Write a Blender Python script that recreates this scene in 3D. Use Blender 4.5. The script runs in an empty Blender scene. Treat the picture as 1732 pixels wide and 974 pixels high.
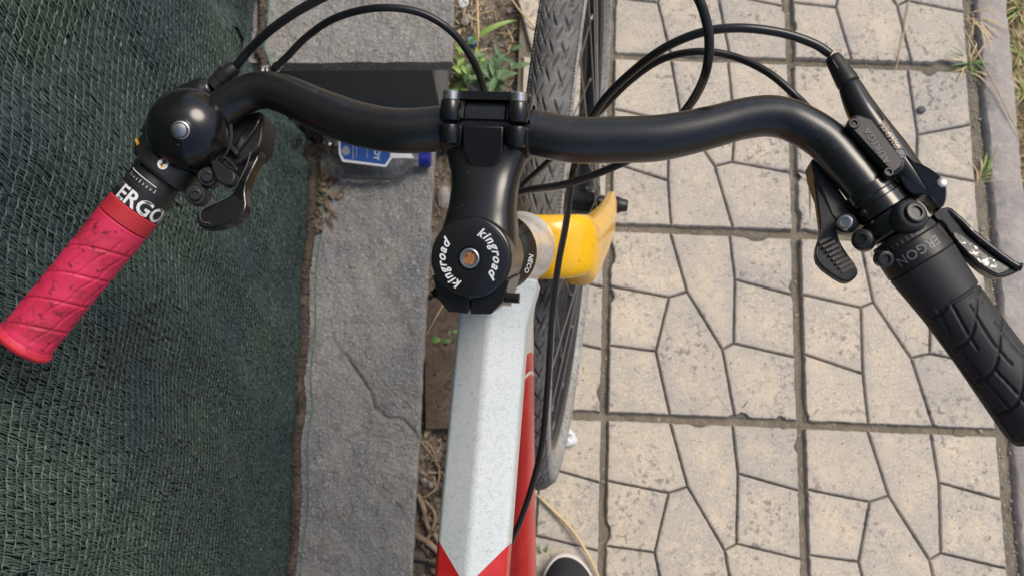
import bpy, bmesh, math, random
import numpy as np
from mathutils import Matrix, Vector

random.seed(7)
rng = np.random.default_rng(7)
SC = bpy.context.scene
COL = SC.collection

# ------------------------------------------------------------------ camera
FPX, CAM_H = 1450.0, 1.36
RX, RY = math.radians(12.42), math.radians(0.48)
cam_data = bpy.data.cameras.new('camera')
cam = bpy.data.objects.new('camera', cam_data)
COL.objects.link(cam)
cam.location = (0, 0, CAM_H)
cam.rotation_euler = (RX, RY, 0)
cam_data.sensor_width = 36.0
cam_data.lens = FPX / 1732.0 * 36.0
cam_data.clip_start = 0.02
cam_data.clip_end = 500
cam_data.dof.use_dof = True
cam_data.dof.focus_distance = 0.47
cam_data.dof.aperture_fstop = 22
SC.camera = cam

# ------------------------------------------------------------------ light
SUN_EL, SUN_AZ = math.radians(55), math.radians(54)     # azimuth clockwise from +Y (image up)
world = bpy.data.worlds.new('World')
SC.world = world
world.use_nodes = True
wn = world.node_tree
wn.nodes.clear()
sky = wn.nodes.new('ShaderNodeTexSky')
sky.sky_type = 'NISHITA'
sky.sun_disc = False
sky.sun_elevation = SUN_EL
sky.sun_rotation = SUN_AZ
sky.air_density = 1.0
sky.dust_density = 3.0
sky.ozone_density = 1.0
bg = wn.nodes.new('ShaderNodeBackground')
bg.inputs['Strength'].default_value = 0.085
wo = wn.nodes.new('ShaderNodeOutputWorld')
wn.links.new(sky.outputs[0], bg.inputs['Color'])
wn.links.new(bg.outputs[0], wo.inputs['Surface'])
sd = bpy.data.lights.new('sun', 'SUN')
sd.energy = 1.5
sd.angle = math.radians(28)
sd.color = (1.0, 0.90, 0.77)
sun = bpy.data.objects.new('sun', sd)
COL.objects.link(sun)
sdir = Vector((math.sin(SUN_AZ) * math.cos(SUN_EL), math.cos(SUN_AZ) * math.cos(SUN_EL), math.sin(SUN_EL)))
sun.rotation_euler = sdir.to_track_quat('Z', 'Y').to_euler()
sun.location = (2, 1, 4)
SC.view_settings.view_transform = 'Standard'
SC.view_settings.look = 'None'
SC.view_settings.exposure = 0.76
SC.view_settings.gamma = 1.0

# ------------------------------------------------------------------ placing helpers
_cx, _sx, _cy, _sy = math.cos(RX), math.sin(RX), math.cos(RY), math.sin(RY)
CR = np.array([[_cy, 0, _sy], [0, 1, 0], [-_sy, 0, _cy]]) @ np.array([[1, 0, 0], [0, _cx, -_sx], [0, _sx, _cx]])
CC = np.array([0, 0, CAM_H])
def ray(u, v): return CR @ np.array([(u - 866) / FPX, (487 - v) / FPX, -1.0])
def P(u, v, h):
    """real-world point at height h seen at photo position u, v"""
    d = ray(u, v)
    return CC + d * (h - CAM_H) / d[2]
LEAN, YAW, WR = math.radians(6.6), math.radians(-5.0), 0.350
_Rz = np.array([[math.cos(YAW), -math.sin(YAW), 0], [math.sin(YAW), math.cos(YAW), 0], [0, 0, 1]])
_Ry = np.array([[math.cos(LEAN), 0, -math.sin(LEAN)], [0, 1, 0], [math.sin(LEAN), 0, math.cos(LEAN)]])
RB = _Rz @ _Ry
OB = P(961, 340, WR * math.cos(LEAN)) - RB @ np.array([0, 0, WR])
OB[2] = 0.0
def B(u, v, n):
    """bicycle coordinates (right, forward, up) of photo position u, v at height n above the bicycle's base"""
    d = RB.T @ ray(u, v)
    c = RB.T @ (CC - OB)
    return c + d * (n - c[2]) / d[2]

# ------------------------------------------------------------------ mesh helpers
def link(o, parent=None):
    COL.objects.link(o)
    if parent is not None: o.parent = parent
    return o
def mesh(name, V, Fc, mat=None, parent=None, smooth=True, angle=35, bevel=0, seg=2, subsurf=0):
    me = bpy.data.meshes.new(name)
    me.from_pydata([tuple(map(float, v)) for v in V], [], [tuple(map(int, f)) for f in Fc])
    me.update()
    if smooth:
        me.polygons.foreach_set('use_smooth', [True] * len(me.polygons))
        if angle < 180: me.set_sharp_from_angle(angle=math.radians(angle))
    o = bpy.data.objects.new(name, me)
    if mat: me.materials.append(mat)
    link(o, parent)
    if bevel:
        m = o.modifiers.new('bevel', 'BEVEL'); m.width = bevel; m.segments = seg; m.limit_method = 'ANGLE'; m.angle_limit = math.radians(35)
        m.harden_normals = False
    if subsurf:
        m = o.modifiers.new('sub', 'SUBSURF'); m.levels = subsurf; m.render_levels = subsurf
    return o
def thing(name, label, cat, loc=(0, 0, 0), group=None, mw=None):
    o = bpy.data.objects.new(name, None)
    o.empty_display_size = 0.02
    link(o)
    if mw is not None: o.matrix_world = mw
    else: o.location = loc
    return tag(o, label, cat, group)
def part_empty(name, parent):
    o = bpy.data.objects.new(name, None); o.empty_display_size = 0.02
    return link(o, parent)
def tag(o, label=None, cat=None, group=None, kind=None):
    if label: o['label'] = label
    if cat: o['category'] = cat
    if group: o['group'] = group
    if kind: o['kind'] = kind
    return o
class MB:
    def __init__(s): s.V = []; s.F = []
    def add(s, V, Fc):
        b = len(s.V); s.V += [tuple(v) for v in V]; s.F += [tuple(i + b for i in f) for f in Fc]
        return s
    def build(s, *a, **k):
        name = a[0]; return mesh(name, s.V, s.F, *a[1:], **k)
def nrm(v):
    v = np.array(v, float); return v / (np.linalg.norm(v) + 1e-12)
def catmull(pts, n):
    p = np.array(pts, float)
    p = np.vstack([2 * p[0] - p[1], p, 2 * p[-1] - p[-2]])
    out = []
    for i in range(1, len(p) - 2):
        for t in np.linspace(0, 1, n, endpoint=False):
            a, b, c, d = p[i - 1], p[i], p[i + 1], p[i + 2]
            out.append(.5 * ((2 * b) + (-a + c) * t + (2 * a - 5 * b + 4 * c - d) * t * t + (-a + 3 * b - 3 * c + d) * t ** 3))
    out.append(p[-2])
    return np.array(out)
def frames(path):
    path = np.array(path, float)
    T = np.gradient(path, axis=0); T /= np.linalg.norm(T, axis=1)[:, None] + 1e-12
    ref = np.array([0, 0, 1.0]) if abs(T[0][2]) < .9 else np.array([1.0, 0, 0])
    N = []; n = nrm(np.cross(ref, T[0]))
    for t in T:
        n = nrm(n - t * np.dot(n, t)); N.append(n)
    N = np.array(N)
    return T, N, np.cross(T, N)
def ringfaces(rows, seg, c0=True, c1=True, closed=True):
    Fc = []
    m = seg if closed else seg - 1
    for i in range(rows - 1):
        for j in range(m):
            a, b = i * seg + j, i * seg + (j + 1) % seg
            Fc.append((a, b, b + seg, a + seg))
    if c0: Fc.append(tuple(range(seg))[::-1])
    if c1: Fc.append(tuple((rows - 1) * seg + j for j in range(seg)))
    return Fc
def tube_vf(path, r, seg=16, caps=True):
    path = np.array(path, float)
    r = np.broadcast_to(np.array(r, float), (len(path),))
    T, N, Bn = frames(path)
    a = np.linspace(0, 2 * np.pi, seg, endpoint=False)
    V = (path[:, None] + r[:, None, None] * (np.cos(a)[None, :, None] * N[:, None] + np.sin(a)[None, :, None] * Bn[:, None])).reshape(-1, 3)
    return V, ringfaces(len(path), seg, caps, caps)
def tube(name, path, r, mat, parent=None, seg=16, **k):
    V, Fc = tube_vf(path, r, seg)
    return mesh(name, V, Fc, mat, parent, **k)
def basis(d, up=(0, 0, 1)):
    d = nrm(d); u = np.array(up, float)
    if abs(np.dot(d, u)) > .98: u = np.array([0, 1.0, 0])
    x = nrm(np.cross(u, d)); y = np.cross(d, x)
    return x, y, d
def lathe_vf(p0, d, prof, seg=32, up=(0, 0, 1), caps=True, sx=1.0):
    x, y, z = basis(d, up)
    a = np.linspace(0, 2 * np.pi, seg, endpoint=False)
    V = []
    for t, r in prof:
        for k in a: V.append(np.array(p0) + z * t + (x * math.cos(k) * sx + y * math.sin(k)) * r)
    return V, ringfaces(len(prof), seg, caps, caps)
def lathe(name, p0, d, prof, mat, parent=None, seg=32, **k):
    V, Fc = lathe_vf(p0, d, prof, seg)
    return mesh(name, V, Fc, mat, parent, **k)
def cyl_prof(L, r, b=0.0006): return [(0, r - b), (b, r), (L - b, r), (L, r - b)]
def chaikin(p, it=2):
    p = np.array(p, float)
    for _ in range(it):
        q = np.roll(p, -1, axis=0)
        p = np.stack([.75 * p + .25 * q, .25 * p + .75 * q], 1).reshape(-1, p.shape[1])
    return p
def box_vf(c, h, R=np.eye(3)):
    V = [np.array(c) + R @ (np.array(h) * np.array(s)) for s in
         [(-1, -1, -1), (1, -1, -1), (1, 1, -1), (-1, 1, -1), (-1, -1, 1), (1, -1, 1), (1, 1, 1), (-1, 1, 1)]]
    return V, [(0, 3, 2, 1), (4, 5, 6, 7), (0, 1, 5, 4), (1, 2, 6, 5), (2, 3, 7, 6), (3, 0, 4, 7)]
def slab(name, pts, n, thick, mat, parent, bevel=.0015, it=1, seg=3, shrink=.0, **k):
    """plate with outline pts (photo positions) whose upper face is at bike height n (number or one per point)"""
    p = np.array(pts, float)
    nn = np.broadcast_to(np.array(n, float), (len(p),))
    q = np.array([B(u, v, h) for (u, v), h in zip(p, nn)])
    if it: q = chaikin(q, it)
    if np.sum(q[:, 0] * np.roll(q[:, 1], -1) - np.roll(q[:, 0], -1) * q[:, 1]) < 0: q = q[::-1]
    m = len(q)
    V = list(q) + list(q - np.array([0, 0, thick]))
    Fc = [tuple(range(m)), tuple(range(2 * m - 1, m - 1, -1))] + [(i, i + m, (i + 1) % m + m, (i + 1) % m) for i in range(m)]
    return mesh(name, V, Fc, mat, parent, bevel=bevel, seg=seg, **k)
def vnoise(x, y, seed=0):
    xi, yi = np.floor(x).astype(np.int64), np.floor(y).astype(np.int64)
    xf, yf = x - xi, y - yi
    def h(a, b):
        n = (a * 374761393 + b * 668265263 + seed * 1442695041) & 0x7fffffff
        n = ((n ^ (n >> 13)) * 1274126177) & 0x7fffffff
        return ((n ^ (n >> 16)) & 0xffff) / 65535.0
    u, v = xf * xf * (3 - 2 * xf), yf * yf * (3 - 2 * yf)
    return (h(xi, yi) * (1 - u) + h(xi + 1, yi) * u) * (1 - v) + (h(xi, yi + 1) * (1 - u) + h(xi + 1, yi + 1) * u) * v - .5
def fbm(x, y, o=4, seed=0):
    s = 0; a = 1.0
    for i in range(o):
        s = s + a * vnoise(x * 2 ** i, y * 2 ** i, seed + i); a *= .5
    return s
_fonts = {}
def text2d(s, size, shear=0.0, bold=0.0, space=1.0):
    cu = bpy.data.curves.new('tmp', 'FONT')
    cu.body = s; cu.size = size; cu.shear = shear; cu.offset = bold; cu.space_character = space
    cu.align_x = 'CENTER'; cu.align_y = 'CENTER'; cu.resolution_u = 3
    o = bpy.data.objects.new('tmp', cu)
    COL.objects.link(o)
    bpy.context.view_layer.update()
    me = o.to_mesh()
    V = np.array([v.co[:] for v in me.vertices]); Fc = [tuple(p.vertices) for p in me.polygons]
    o.to_mesh_clear()
    bpy.data.objects.remove(o); bpy.data.curves.remove(cu)
    return V, Fc

# ------------------------------------------------------------------ materials
def mat(name, col, rough=.5, metal=0.0, bump=None, var=None, spec=None, coat=0.0, speck=None, extra=None):
    m = bpy.data.materials.new(name); m.use_nodes = True
    nt = m.node_tree; b = nt.nodes['Principled BSDF']
    b.inputs['Base Color'].default_value = (*col, 1); b.inputs['Roughness'].default_value = rough
    b.inputs['Metallic'].default_value = metal
    if spec is not None: b.inputs['Specular IOR Level'].default_value = spec
    if coat: b.inputs['Coat Weight'].default_value = coat; b.inputs['Coat Roughness'].default_value = .08
    tc = nt.nodes.new('ShaderNodeTexCoord')
    co = tc.outputs['Object']
    src = None
    def noise(sc, det=6, ro=.6):
        n = nt.nodes.new('ShaderNodeTexNoise'); n.inputs['Scale'].default_value = sc; n.inputs['Detail'].default_value = det
        n.inputs['Roughness'].default_value = ro; nt.links.new(co, n.inputs['Vector']); return n.outputs['Fac']
    def ramp(f, stops):
        r = nt.nodes.new('ShaderNodeValToRGB'); e = r.color_ramp.elements
        while len(e) < len(stops): e.new(.5)
        for k, (p, c) in zip(e, stops): k.position = p; k.color = (*c, 1) if len(c) == 3 else c
        nt.links.new(f, r.inputs[0]); return r.outputs[0]
    def mix(f, a, c, mode='MIX'):
        x = nt.nodes.new('ShaderNodeMix'); x.data_type = 'RGBA'; x.blend_type = mode
        if isinstance(f, float): x.inputs[0].default_value = f
        else: nt.links.new(f, x.inputs[0])
        for s, i in ((a, 6), (c, 7)):
            if isinstance(s, tuple): x.inputs[i].default_value = (*s, 1)
            else: nt.links.new(s, x.inputs[i])
        return x.outputs[2]
    H = dict(nt=nt, noise=noise, ramp=ramp, mix=mix, co=co, b=b, tc=tc)
    if var:      # list of (scale, lo, hi, colour)
        src = tuple(col)
        for sc, lo, hi, c in var:
            f = ramp(noise(sc), [(lo, (0, 0, 0)), (hi, (1, 1, 1))])
            src = mix(f, src, tuple(c))
        nt.links.new(src, b.inputs['Base Color'])
    H['src'] = src
    if bump:     # list of (scale, strength, distance)
        prev = None
        for sc, st, di in bump:
            bn = nt.nodes.new('ShaderNodeBump'); bn.inputs['Strength'].default_value = st; bn.inputs['Distance'].default_value = di
            nt.links.new(noise(sc), bn.inputs['Height'])
            if prev: nt.links.new(prev, bn.inputs['Normal'])
            prev = bn.outputs[0]
        nt.links.new(prev, b.inputs['Normal'])
    if extra: extra(H)
    return m

M = {}
M['bar'] = mat('satin_black', (.007, .007, .008), .31, 0, [(900, .14, .0003)], [(420, .645, .70, (.05, .048, .045)), (140, .64, .70, (.030, .028, .026)), (30, .50, .66, (.011, .0105, .0102))], spec=.8)
M['stem'] = mat('stem_black', (.006, .006, .007), .27, 0, [(900, .10, .0003)], [(420, .66, .72, (.045, .043, .04)), (30, .55, .75, (.011, .0108, .0105))], spec=.6)
M['black'] = mat('gloss_black', (.009, .009, .010), .22, 0, None, [(300, .70, .8, (.05, .048, .045))], coat=.3)
M['plast'] = mat('black_plastic', (.013, .013, .014), .45, 0, [(1200, .3, .0003)], [(200, .62, .75, (.045, .042, .04))])
M['bell'] = mat('bell_black', (.006, .006, .007), .19, 0, [(60, .06, .001)], [(260, .66, .70, (.06, .055, .05))], coat=.0)
M['cable'] = mat('cable_black', (.012, .012, .013), .32, 0, [(700, .2, .0002)], [(150, .66, .8, (.06, .055, .05))])
M['steel'] = mat('bolt_steel', (.55, .55, .55), .28, 1.0, [(900, .2, .0002)], [(400, .6, .7, (.25, .23, .21))])
M['darksteel'] = mat('dark_steel', (.035, .035, .036), .38, .55)
M['alu'] = mat('spoke_steel', (.30, .30, .31), .35, .9)
M['rust'] = mat('rusty_socket', (.36, .16, .06), .8, .2, [(900, .6, .0005)], [(600, .5, .65, (.12, .05, .02))])
M['white_ink'] = mat('white_print', (.72, .73, .74), .5, 0, None, [(900, .68, .75, (.2, .2, .2))])
M['grey_ink'] = mat('grey_print', (.16, .16, .16), .5)
M['tan_ink'] = mat('copper_print', (.17, .12, .10), .4, .3)
M['orange'] = mat('orange_print', (.75, .36, .03), .5)
M['red_grip'] = mat('red_rubber', (.60, .025, .090), .60, 0, [(700, .25, .0004)],
                    [(40, .48, .66, (.48, .016, .055)), (60, .54, .66, (.36, .02, .045)), (190, .59, .65, (.20, .012, .03)), (420, .66, .70, (.07, .012, .02))])
M['red_lip'] = mat('dark_red_rubber', (.42, .018, .03), .62, 0, [(700, .25, .0004)], [(120, .6, .8, (.24, .015, .025))])
M['red_end'] = mat('bright_red_flange', (.60, .03, .05), .55, 0, [(500, .2, .0003)], [(60, .5, .64, (.48, .02, .04))])
M['blk_grip'] = mat('black_rubber', (.018, .019, .022), .62, 0, [(900, .3, .0003)], [(70, .55, .8, (.032, .033, .037))])
M['yellow'] = mat('yellow_paint', (.90, .50, .003), .26, 0, [(220, .05, .001)], [(25, .46, .62, (.86, .455, .003)), (330, .68, .70, (.14, .08, .01)), (90, .60, .68, (.80, .43, .02))], coat=.4)
M['cream'] = mat('cream_paint', (.76, .74, .68), .28, 0, None, [(40, .48, .62, (.70, .66, .58)), (90, .58, .64, (.55, .53, .50)), (400, .74, .78, (.2, .19, .17))], coat=.3)
def worn_tyre(H): pass
M['tyre'] = mat('dusty_rubber', (.085, .085, .086), .72, 0, [(600, .35, .0006)], [(35, .4, .7, (.16, .158, .155)), (200, .55, .75, (.22, .215, .205))])
M['sidewall'] = mat('dusty_sidewall', (.27, .265, .255), .75, 0, [(500, .3, .0006)], [(25, .45, .62, (.36, .355, .345)), (160, .52, .64, (.12, .118, .115))])
M['rim'] = mat('rim_dark', (.035, .035, .037), .32, .5)
M['rim_side'] = mat('rim_brushed', (.42, .41, .40), .38, .75, None, [(80, .5, .7, (.30, .29, .28))])
M['stone'] = mat('split_slate', (.345, .338, .325), .85, 0, [(28, .8, .012), (75, .9, .010), (220, 1.0, .005), (800, .6, .0012)],
                 [(8, .44, .60, (.235, .245, .262)), (14, .50, .62, (.355, .34, .315)), (45, .53, .60, (.27, .262, .25)), (230, .56, .62, (.47, .46, .445)), (420, .59, .64, (.15, .15, .15))])
M['riser'] = mat('dark_concrete', (.125, .12, .112), .9, 0, [(160, .5, .002)], [(30, .45, .7, (.13, .125, .115)), (420, .66, .74, (.19, .185, .17))])
def tile_extra(H):
    nt = H['nt']
    oi = nt.nodes.new('ShaderNodeObjectInfo')
    s = H['src']
    def attr(n):
        a = nt.nodes.new('ShaderNodeAttribute'); a.attribute_name = n; return a.outputs['Fac']
    # greyer, dustier skin towards the worn borders of each cast piece, broken up by blotches
    bl = H['ramp'](H['noise'](26, 5, .65), [(.36, (.25, .25, .25)), (.62, (1, 1, 1))])
    wf = H['mix'](1.0, H['ramp'](attr('wear'), [(0, (0, 0, 0)), (1, (.75, .75, .75))]), bl, 'MULTIPLY')
    s = H['mix'](wf, s, H['mix'](.8, s, (.40, .395, .38)))
    # clustered grime spots and broad damp-grey patches
    cl = H['ramp'](H['noise'](8, 4, .6), [(.47, (0, 0, 0)), (.60, (1, 1, 1))])
    sp = H['mix'](1.0, H['ramp'](H['noise'](95, 5, .6), [(.545, (0, 0, 0)), (.60, (1, 1, 1))]), cl, 'MULTIPLY')
    s = H['mix'](sp, s, H['mix'](.7, s, (.17, .165, .155)))
    d = H['ramp'](oi.outputs['Random'], [(0, (.93, .935, .94)), (1, (1.05, 1.03, 1.0))])
    t = H['ramp'](attr('tone'), [(0, (.93, .93, .94)), (1, (1.06, 1.04, 1.0))])
    s = H['mix'](1.0, H['mix'](1.0, s, d, 'MULTIPLY'), t, 'MULTIPLY')
    nt.links.new(s, H['b'].inputs['Base Color'])
M['tile'] = mat('cast_concrete', (.55, .49, .42), .88, 0, [(110, .4, .002), (420, .8, .0018), (1300, .5, .0007)],
                [(5, .46, .60, (.47, .44, .395)), (13, .52, .64, (.44, .415, .375)), (18, .50, .62, (.62, .545, .44)), (60, .50, .66, (.47, .425, .36)), (260, .53, .64, (.66, .60, .51)),
                 (90, .655, .69, (.22, .215, .205)), (150, .625, .665, (.23, .22, .205)), (330, .63, .675, (.24, .23, .21))], extra=tile_extra)
M['groove'] = mat('groove_dirt', (.115, .110, .098), .95, 0, [(400, .6, .001)], [(120, .5, .62, (.16, .145, .12))])
M['grout'] = mat('sandy_grout', (.235, .205, .155), .95, 0, [(150, .7, .005), (600, .7, .002)],
                 [(14, .45, .65, (.17, .155, .115)), (60, .5, .7, (.29, .26, .21)), (400, .62, .74, (.40, .37, .32))])
M['kerb'] = mat('kerb_concrete', (.43, .39, .355), .92, 0, [(120, .6, .004), (500, .7, .0025)],
                [(12, .42, .66, (.33, .305, .295)), (60, .52, .72, (.46, .43, .40)), (260, .58, .72, (.25, .235, .225)), (500, .66, .74, (.60, .57, .54))])
M['soil'] = mat('dry_soil', (.175, .14, .108), .97, 0, [(120, .8, .006), (420, .9, .003)],
                [(18, .44, .60, (.24, .20, .16)), (90, .52, .64, (.10, .078, .06)), (380, .56, .66, (.34, .30, .25))])
M['wood'] = mat('weathered_board', (.085, .062, .046), .92, 0, [(200, .6, .002)], [(25, .45, .62, (.13, .10, .078)), (90, .52, .62, (.055, .04, .03)), (300, .58, .66, (.17, .14, .11))])
M['root'] = mat('dry_root', (.26, .19, .13), .9, 0, [(300, .5, .001)], [(60, .45, .7, (.36, .29, .21))])
M['straw'] = mat('dry_straw', (.52, .40, .22), .75, 0, None, [(60, .45, .7, (.62, .50, .30))])
M['litter'] = mat('leaf_litter', (.115, .082, .056), .9, 0, [(300, .5, .001)], [(30, .46, .60, (.22, .165, .11)), (70, .52, .62, (.05, .037, .028)), (160, .58, .66, (.30, .24, .17))])
M['pebble'] = mat('pebble', (.30, .27, .235), .9, 0, [(400, .5, .001)], [(40, .4, .65, (.42, .38, .34)), (80, .55, .7, (.18, .165, .15))])
M['turf'] = mat('dry_turf_blade', (.36, .28, .15), .85, 0, None, [(40, .45, .6, (.22, .20, .09)), (90, .5, .62, (.48, .38, .22))])
M['leaf'] = mat('green_leaf', (.10, .20, .045), .55, 0, None, [(60, .4, .7, (.15, .27, .065))])
M['leaf2'] = mat('blue_green_leaf', (.085, .165, .07), .6, 0, None, [(60, .45, .6, (.14, .22, .10))])
M['blade'] = mat('bright_grass', (.20, .34, .07), .5, 0, None, [(60, .4, .7, (.28, .40, .10))])
for k in ('leaf', 'leaf2', 'blade', 'straw'):
    M[k].node_tree.nodes['Principled BSDF'].inputs['Transmission Weight'].default_value = 0.0
def net_extra(H):
    nt = H['nt']
    at = nt.nodes.new('ShaderNodeAttribute'); at.attribute_name = 'tone'
    c = H['ramp'](at.outputs['Fac'], [(0, (.026, .050, .048)), (.5, (.055, .100, .093)), (.75, (.092, .142, .132)), (1, (.18, .215, .195))])
    w = H['ramp'](H['noise'](5, 3), [(.38, (.74, .78, .90)), (.62, (1.12, 1.1, 1.0))])
    nt.links.new(H['mix'](1.0, c, w, 'MULTIPLY'), H['b'].inputs['Base Color'])
M['net'] = mat('green_net_tape', (.05, .09, .07), .55, extra=net_extra)
M['hole_shade'] = mat('hole_shade_black', (.008, .014, .013), .95)  # near-black colour standing in for the shade behind the net
M['hem'] = mat('soiled_hem', (.060, .046, .036), .95, 0, [(300, .8, .003)], [(40, .48, .62, (.115, .09, .068)), (160, .52, .62, (.028, .025, .023)), (420, .58, .66, (.20, .165, .13))])
M['thread'] = mat('green_thread', (.08, .20, .13), .6)
M['paper'] = mat('white_scrap', (.62, .65, .68), .5, 0, [(60, .4, .004)])
M['shoe'] = mat('shoe_fabric', (.018, .018, .023), .85, 0, [(900, .6, .0008)], [(600, .55, .7, (.045, .045, .052))])
M['sole'] = mat('shoe_sole', (.72, .68, .66), .6)
M['brown_grass'] = mat('dry_turf', (.30, .22, .12), .95, 0, [(90, .8, .01)], [(30, .4, .65, (.40, .31, .18)), (90, .5, .7, (.16, .12, .07))])
def glass(name, col, rough=.03):
    m = bpy.data.materials.new(name); m.use_nodes = True
    b = m.node_tree.nodes['Principled BSDF']
    b.inputs['Base Color'].default_value = (*col, 1); b.inputs['Roughness'].default_value = rough
    b.inputs['Transmission Weight'].default_value = 1.0; b.inputs['IOR'].default_value = 1.28
    b.inputs['Coat Weight'].default_value = 1.0; b.inputs['Coat Roughness'].default_value = .05; b.inputs['Coat IOR'].default_value = 1.5
    return m
M['clear'] = glass('clear_plastic', (.95, .97, .99), .03)
M['blue'] = mat('blue_label', (.012, .085, .36), .4, 0, None, [(90, .55, .7, (.02, .14, .48))])
M['cap'] = mat('blue_cap', (.012, .02, .25), .35)
M['label_white'] = mat('label_white', (.75, .78, .82), .45)
M['label_grey'] = mat('label_emblem', (.33, .34, .38), .5)

# crackled white paint of the frame with its red chevron and red lower part
def frame_paint(name, kind):
    def ex(H):
        nt = H['nt']; b = H['b']
        v = nt.nodes.new('ShaderNodeTexVoronoi'); v.feature = 'DISTANCE_TO_EDGE'; v.inputs['Scale'].default_value = 620
        w = nt.nodes.new('ShaderNodeMix'); w.data_type = 'RGBA'; w.inputs[0].default_value = .0022
        nz = nt.nodes.new('ShaderNodeTexNoise'); nz.inputs['Scale'].default_value = 500; nt.links.new(H['co'], nz.inputs['Vector'])
        nt.links.new(H['co'], w.inputs[6]); nt.links.new(nz.outputs['Color'], w.inputs[7]); nt.links.new(w.outputs[2], v.inputs['Vector'])
        line = H['ramp'](v.outputs['Distance'], [(0, (1, 1, 1)), (.055, (0, 0, 0))])
        dens = H['ramp'](H['noise'](240, 4, .7), [(.49, (0, 0, 0)), (.60, (1, 1, 1))])
        crack = H['mix'](1.0, line, dens, 'MULTIPLY')
        spk = H['ramp'](H['noise'](1100, 3, .7), [(.56, (0, 0, 0)), (.62, (1, 1, 1))])
        white = H['mix'](H['ramp'](H['noise'](22), [(.4, (0, 0, 0)), (.7, (1, 1, 1))]), (.60, .655, .665), (.65, .69, .69))
        white = H['mix'](crack, white, (.20, .235, .25))
        white = H['mix'](spk, white, (.42, .46, .475))
        red = H['mix'](H['ramp'](H['noise'](90), [(.45, (0, 0, 0)), (.7, (1, 1, 1))]), (.50, .014, .016), (.56, .03, .028))
        sp = nt.nodes.new('ShaderNodeSeparateXYZ'); nt.links.new(H['co'], sp.inputs[0])
        def math_(op, a, c=None):
            n = nt.nodes.new('ShaderNodeMath'); n.operation = op
            for i, s in enumerate((a, c)):
                if s is None: continue
                if isinstance(s, (int, float)): n.inputs[i].default_value = s
                else: nt.links.new(s, n.inputs[i])
            return n.outputs[0]
        if kind == 'top':     # V of red starting at the flanks
            q = math_('ADD', sp.outputs['Y'], math_('MULTIPLY', math_('ABSOLUTE', math_('SUBTRACT', sp.outputs['X'], FU)), -1.15))
            f = math_('LESS_THAN', q, TT_RED)
            out = H['mix'](f, white, red)
        else:
            q = math_('ADD', sp.outputs['Y'], math_('MULTIPLY', sp.outputs['X'], -1.5))
            f = math_('LESS_THAN', q, DT_RED)
            f2 = math_('LESS_THAN', math_('ABSOLUTE', math_('SUBTRACT', q, DT_RED - .014)), .0012)
            out = H['mix'](f, (.62, .58, .50), red)
            out = H['mix'](f2, out, (.70, .62, .55))
        nt.links.new(out, b.inputs['Base Color'])
    return mat(name, (.6, .62, .62), .34, 0, [(700, .12, .0003)], coat=.15, extra=ex)

# ================================================================== SETTING
GROT = math.radians(-2.40)
TS = 0.308                                   # tile pitch
_g = np.array([[math.cos(GROT), -math.sin(GROT)], [math.sin(GROT), math.cos(GROT)]])
G0 = _g @ np.array([0.4235 * TS, 2.322 * TS])      # joint crossing of first column and first row
def G(a, b, z=0.0):
    """paving coordinates: a tiles to the right, b tiles towards the viewer"""
    q = G0 + _g @ np.array([a * TS, -b * TS])
    return np.array([q[0], q[1], z])

# ground sheet to the horizon
tag(mesh('ground', [(-80, -80, -.09), (80, -80, -.09), (80, 80, -.09), (-80, 80, -.09)], [(0, 1, 2, 3)], M['brown_grass'], smooth=False), kind='structure')

def grid_sheet(name, x0, x1, y0, y1, nx, ny, zf, m, skirt=None):
    X, Y = np.meshgrid(np.linspace(x0, x1, nx), np.linspace(y0, y1, ny))
    Z = zf(X, Y)
    V = np.stack([X.ravel(), Y.ravel(), Z.ravel()], 1)
    Fc = [(j * nx + i, j * nx + i + 1, (j + 1) * nx + i + 1, (j + 1) * nx + i) for j in range(ny - 1) for i in range(nx - 1)]
    return mesh(name, V, Fc, m, angle=180)

# soil strip between the stone wall and the paving
def soil_z(x, y): return -.034 + .018 * fbm(x * 18, y * 18, 4, 3) + .006 * fbm(x * 90, y * 90, 2, 9) - .02 * np.clip((-.075 - x) / .04, 0, 1)
tag(grid_sheet('soil', -.20, .085, -1.2, 1.4, 110, 700, soil_z, M['soil']), kind='structure')

# paving: bed of grout with cast tiles on it
bedV = []; nx, ny = 60, 60
A, Bb = np.meshgrid(np.linspace(-.52, 2.18, nx * 3), np.linspace(-3, 6, ny * 5))
W2 = np.stack([A.ravel() * TS, -Bb.ravel() * TS], 0)
q = (_g @ W2).T + G0
zz = -.0085 + .004 * fbm(q[:, 0] * 60, q[:, 1] * 60, 3, 21)
sel = A.ravel() > 2.03
zz[sel] += -.004
V = np.c_[q, zz]
mx = nx * 3
Fc = [(j * mx + i, j * mx + mx + i, j * mx + mx + i + 1, j * mx + i + 1) for j in range(ny * 5 - 1) for i in range(mx - 1)]
pavement = tag(mesh('pavement', V, Fc, M['grout'], angle=180), kind='structure')

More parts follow.
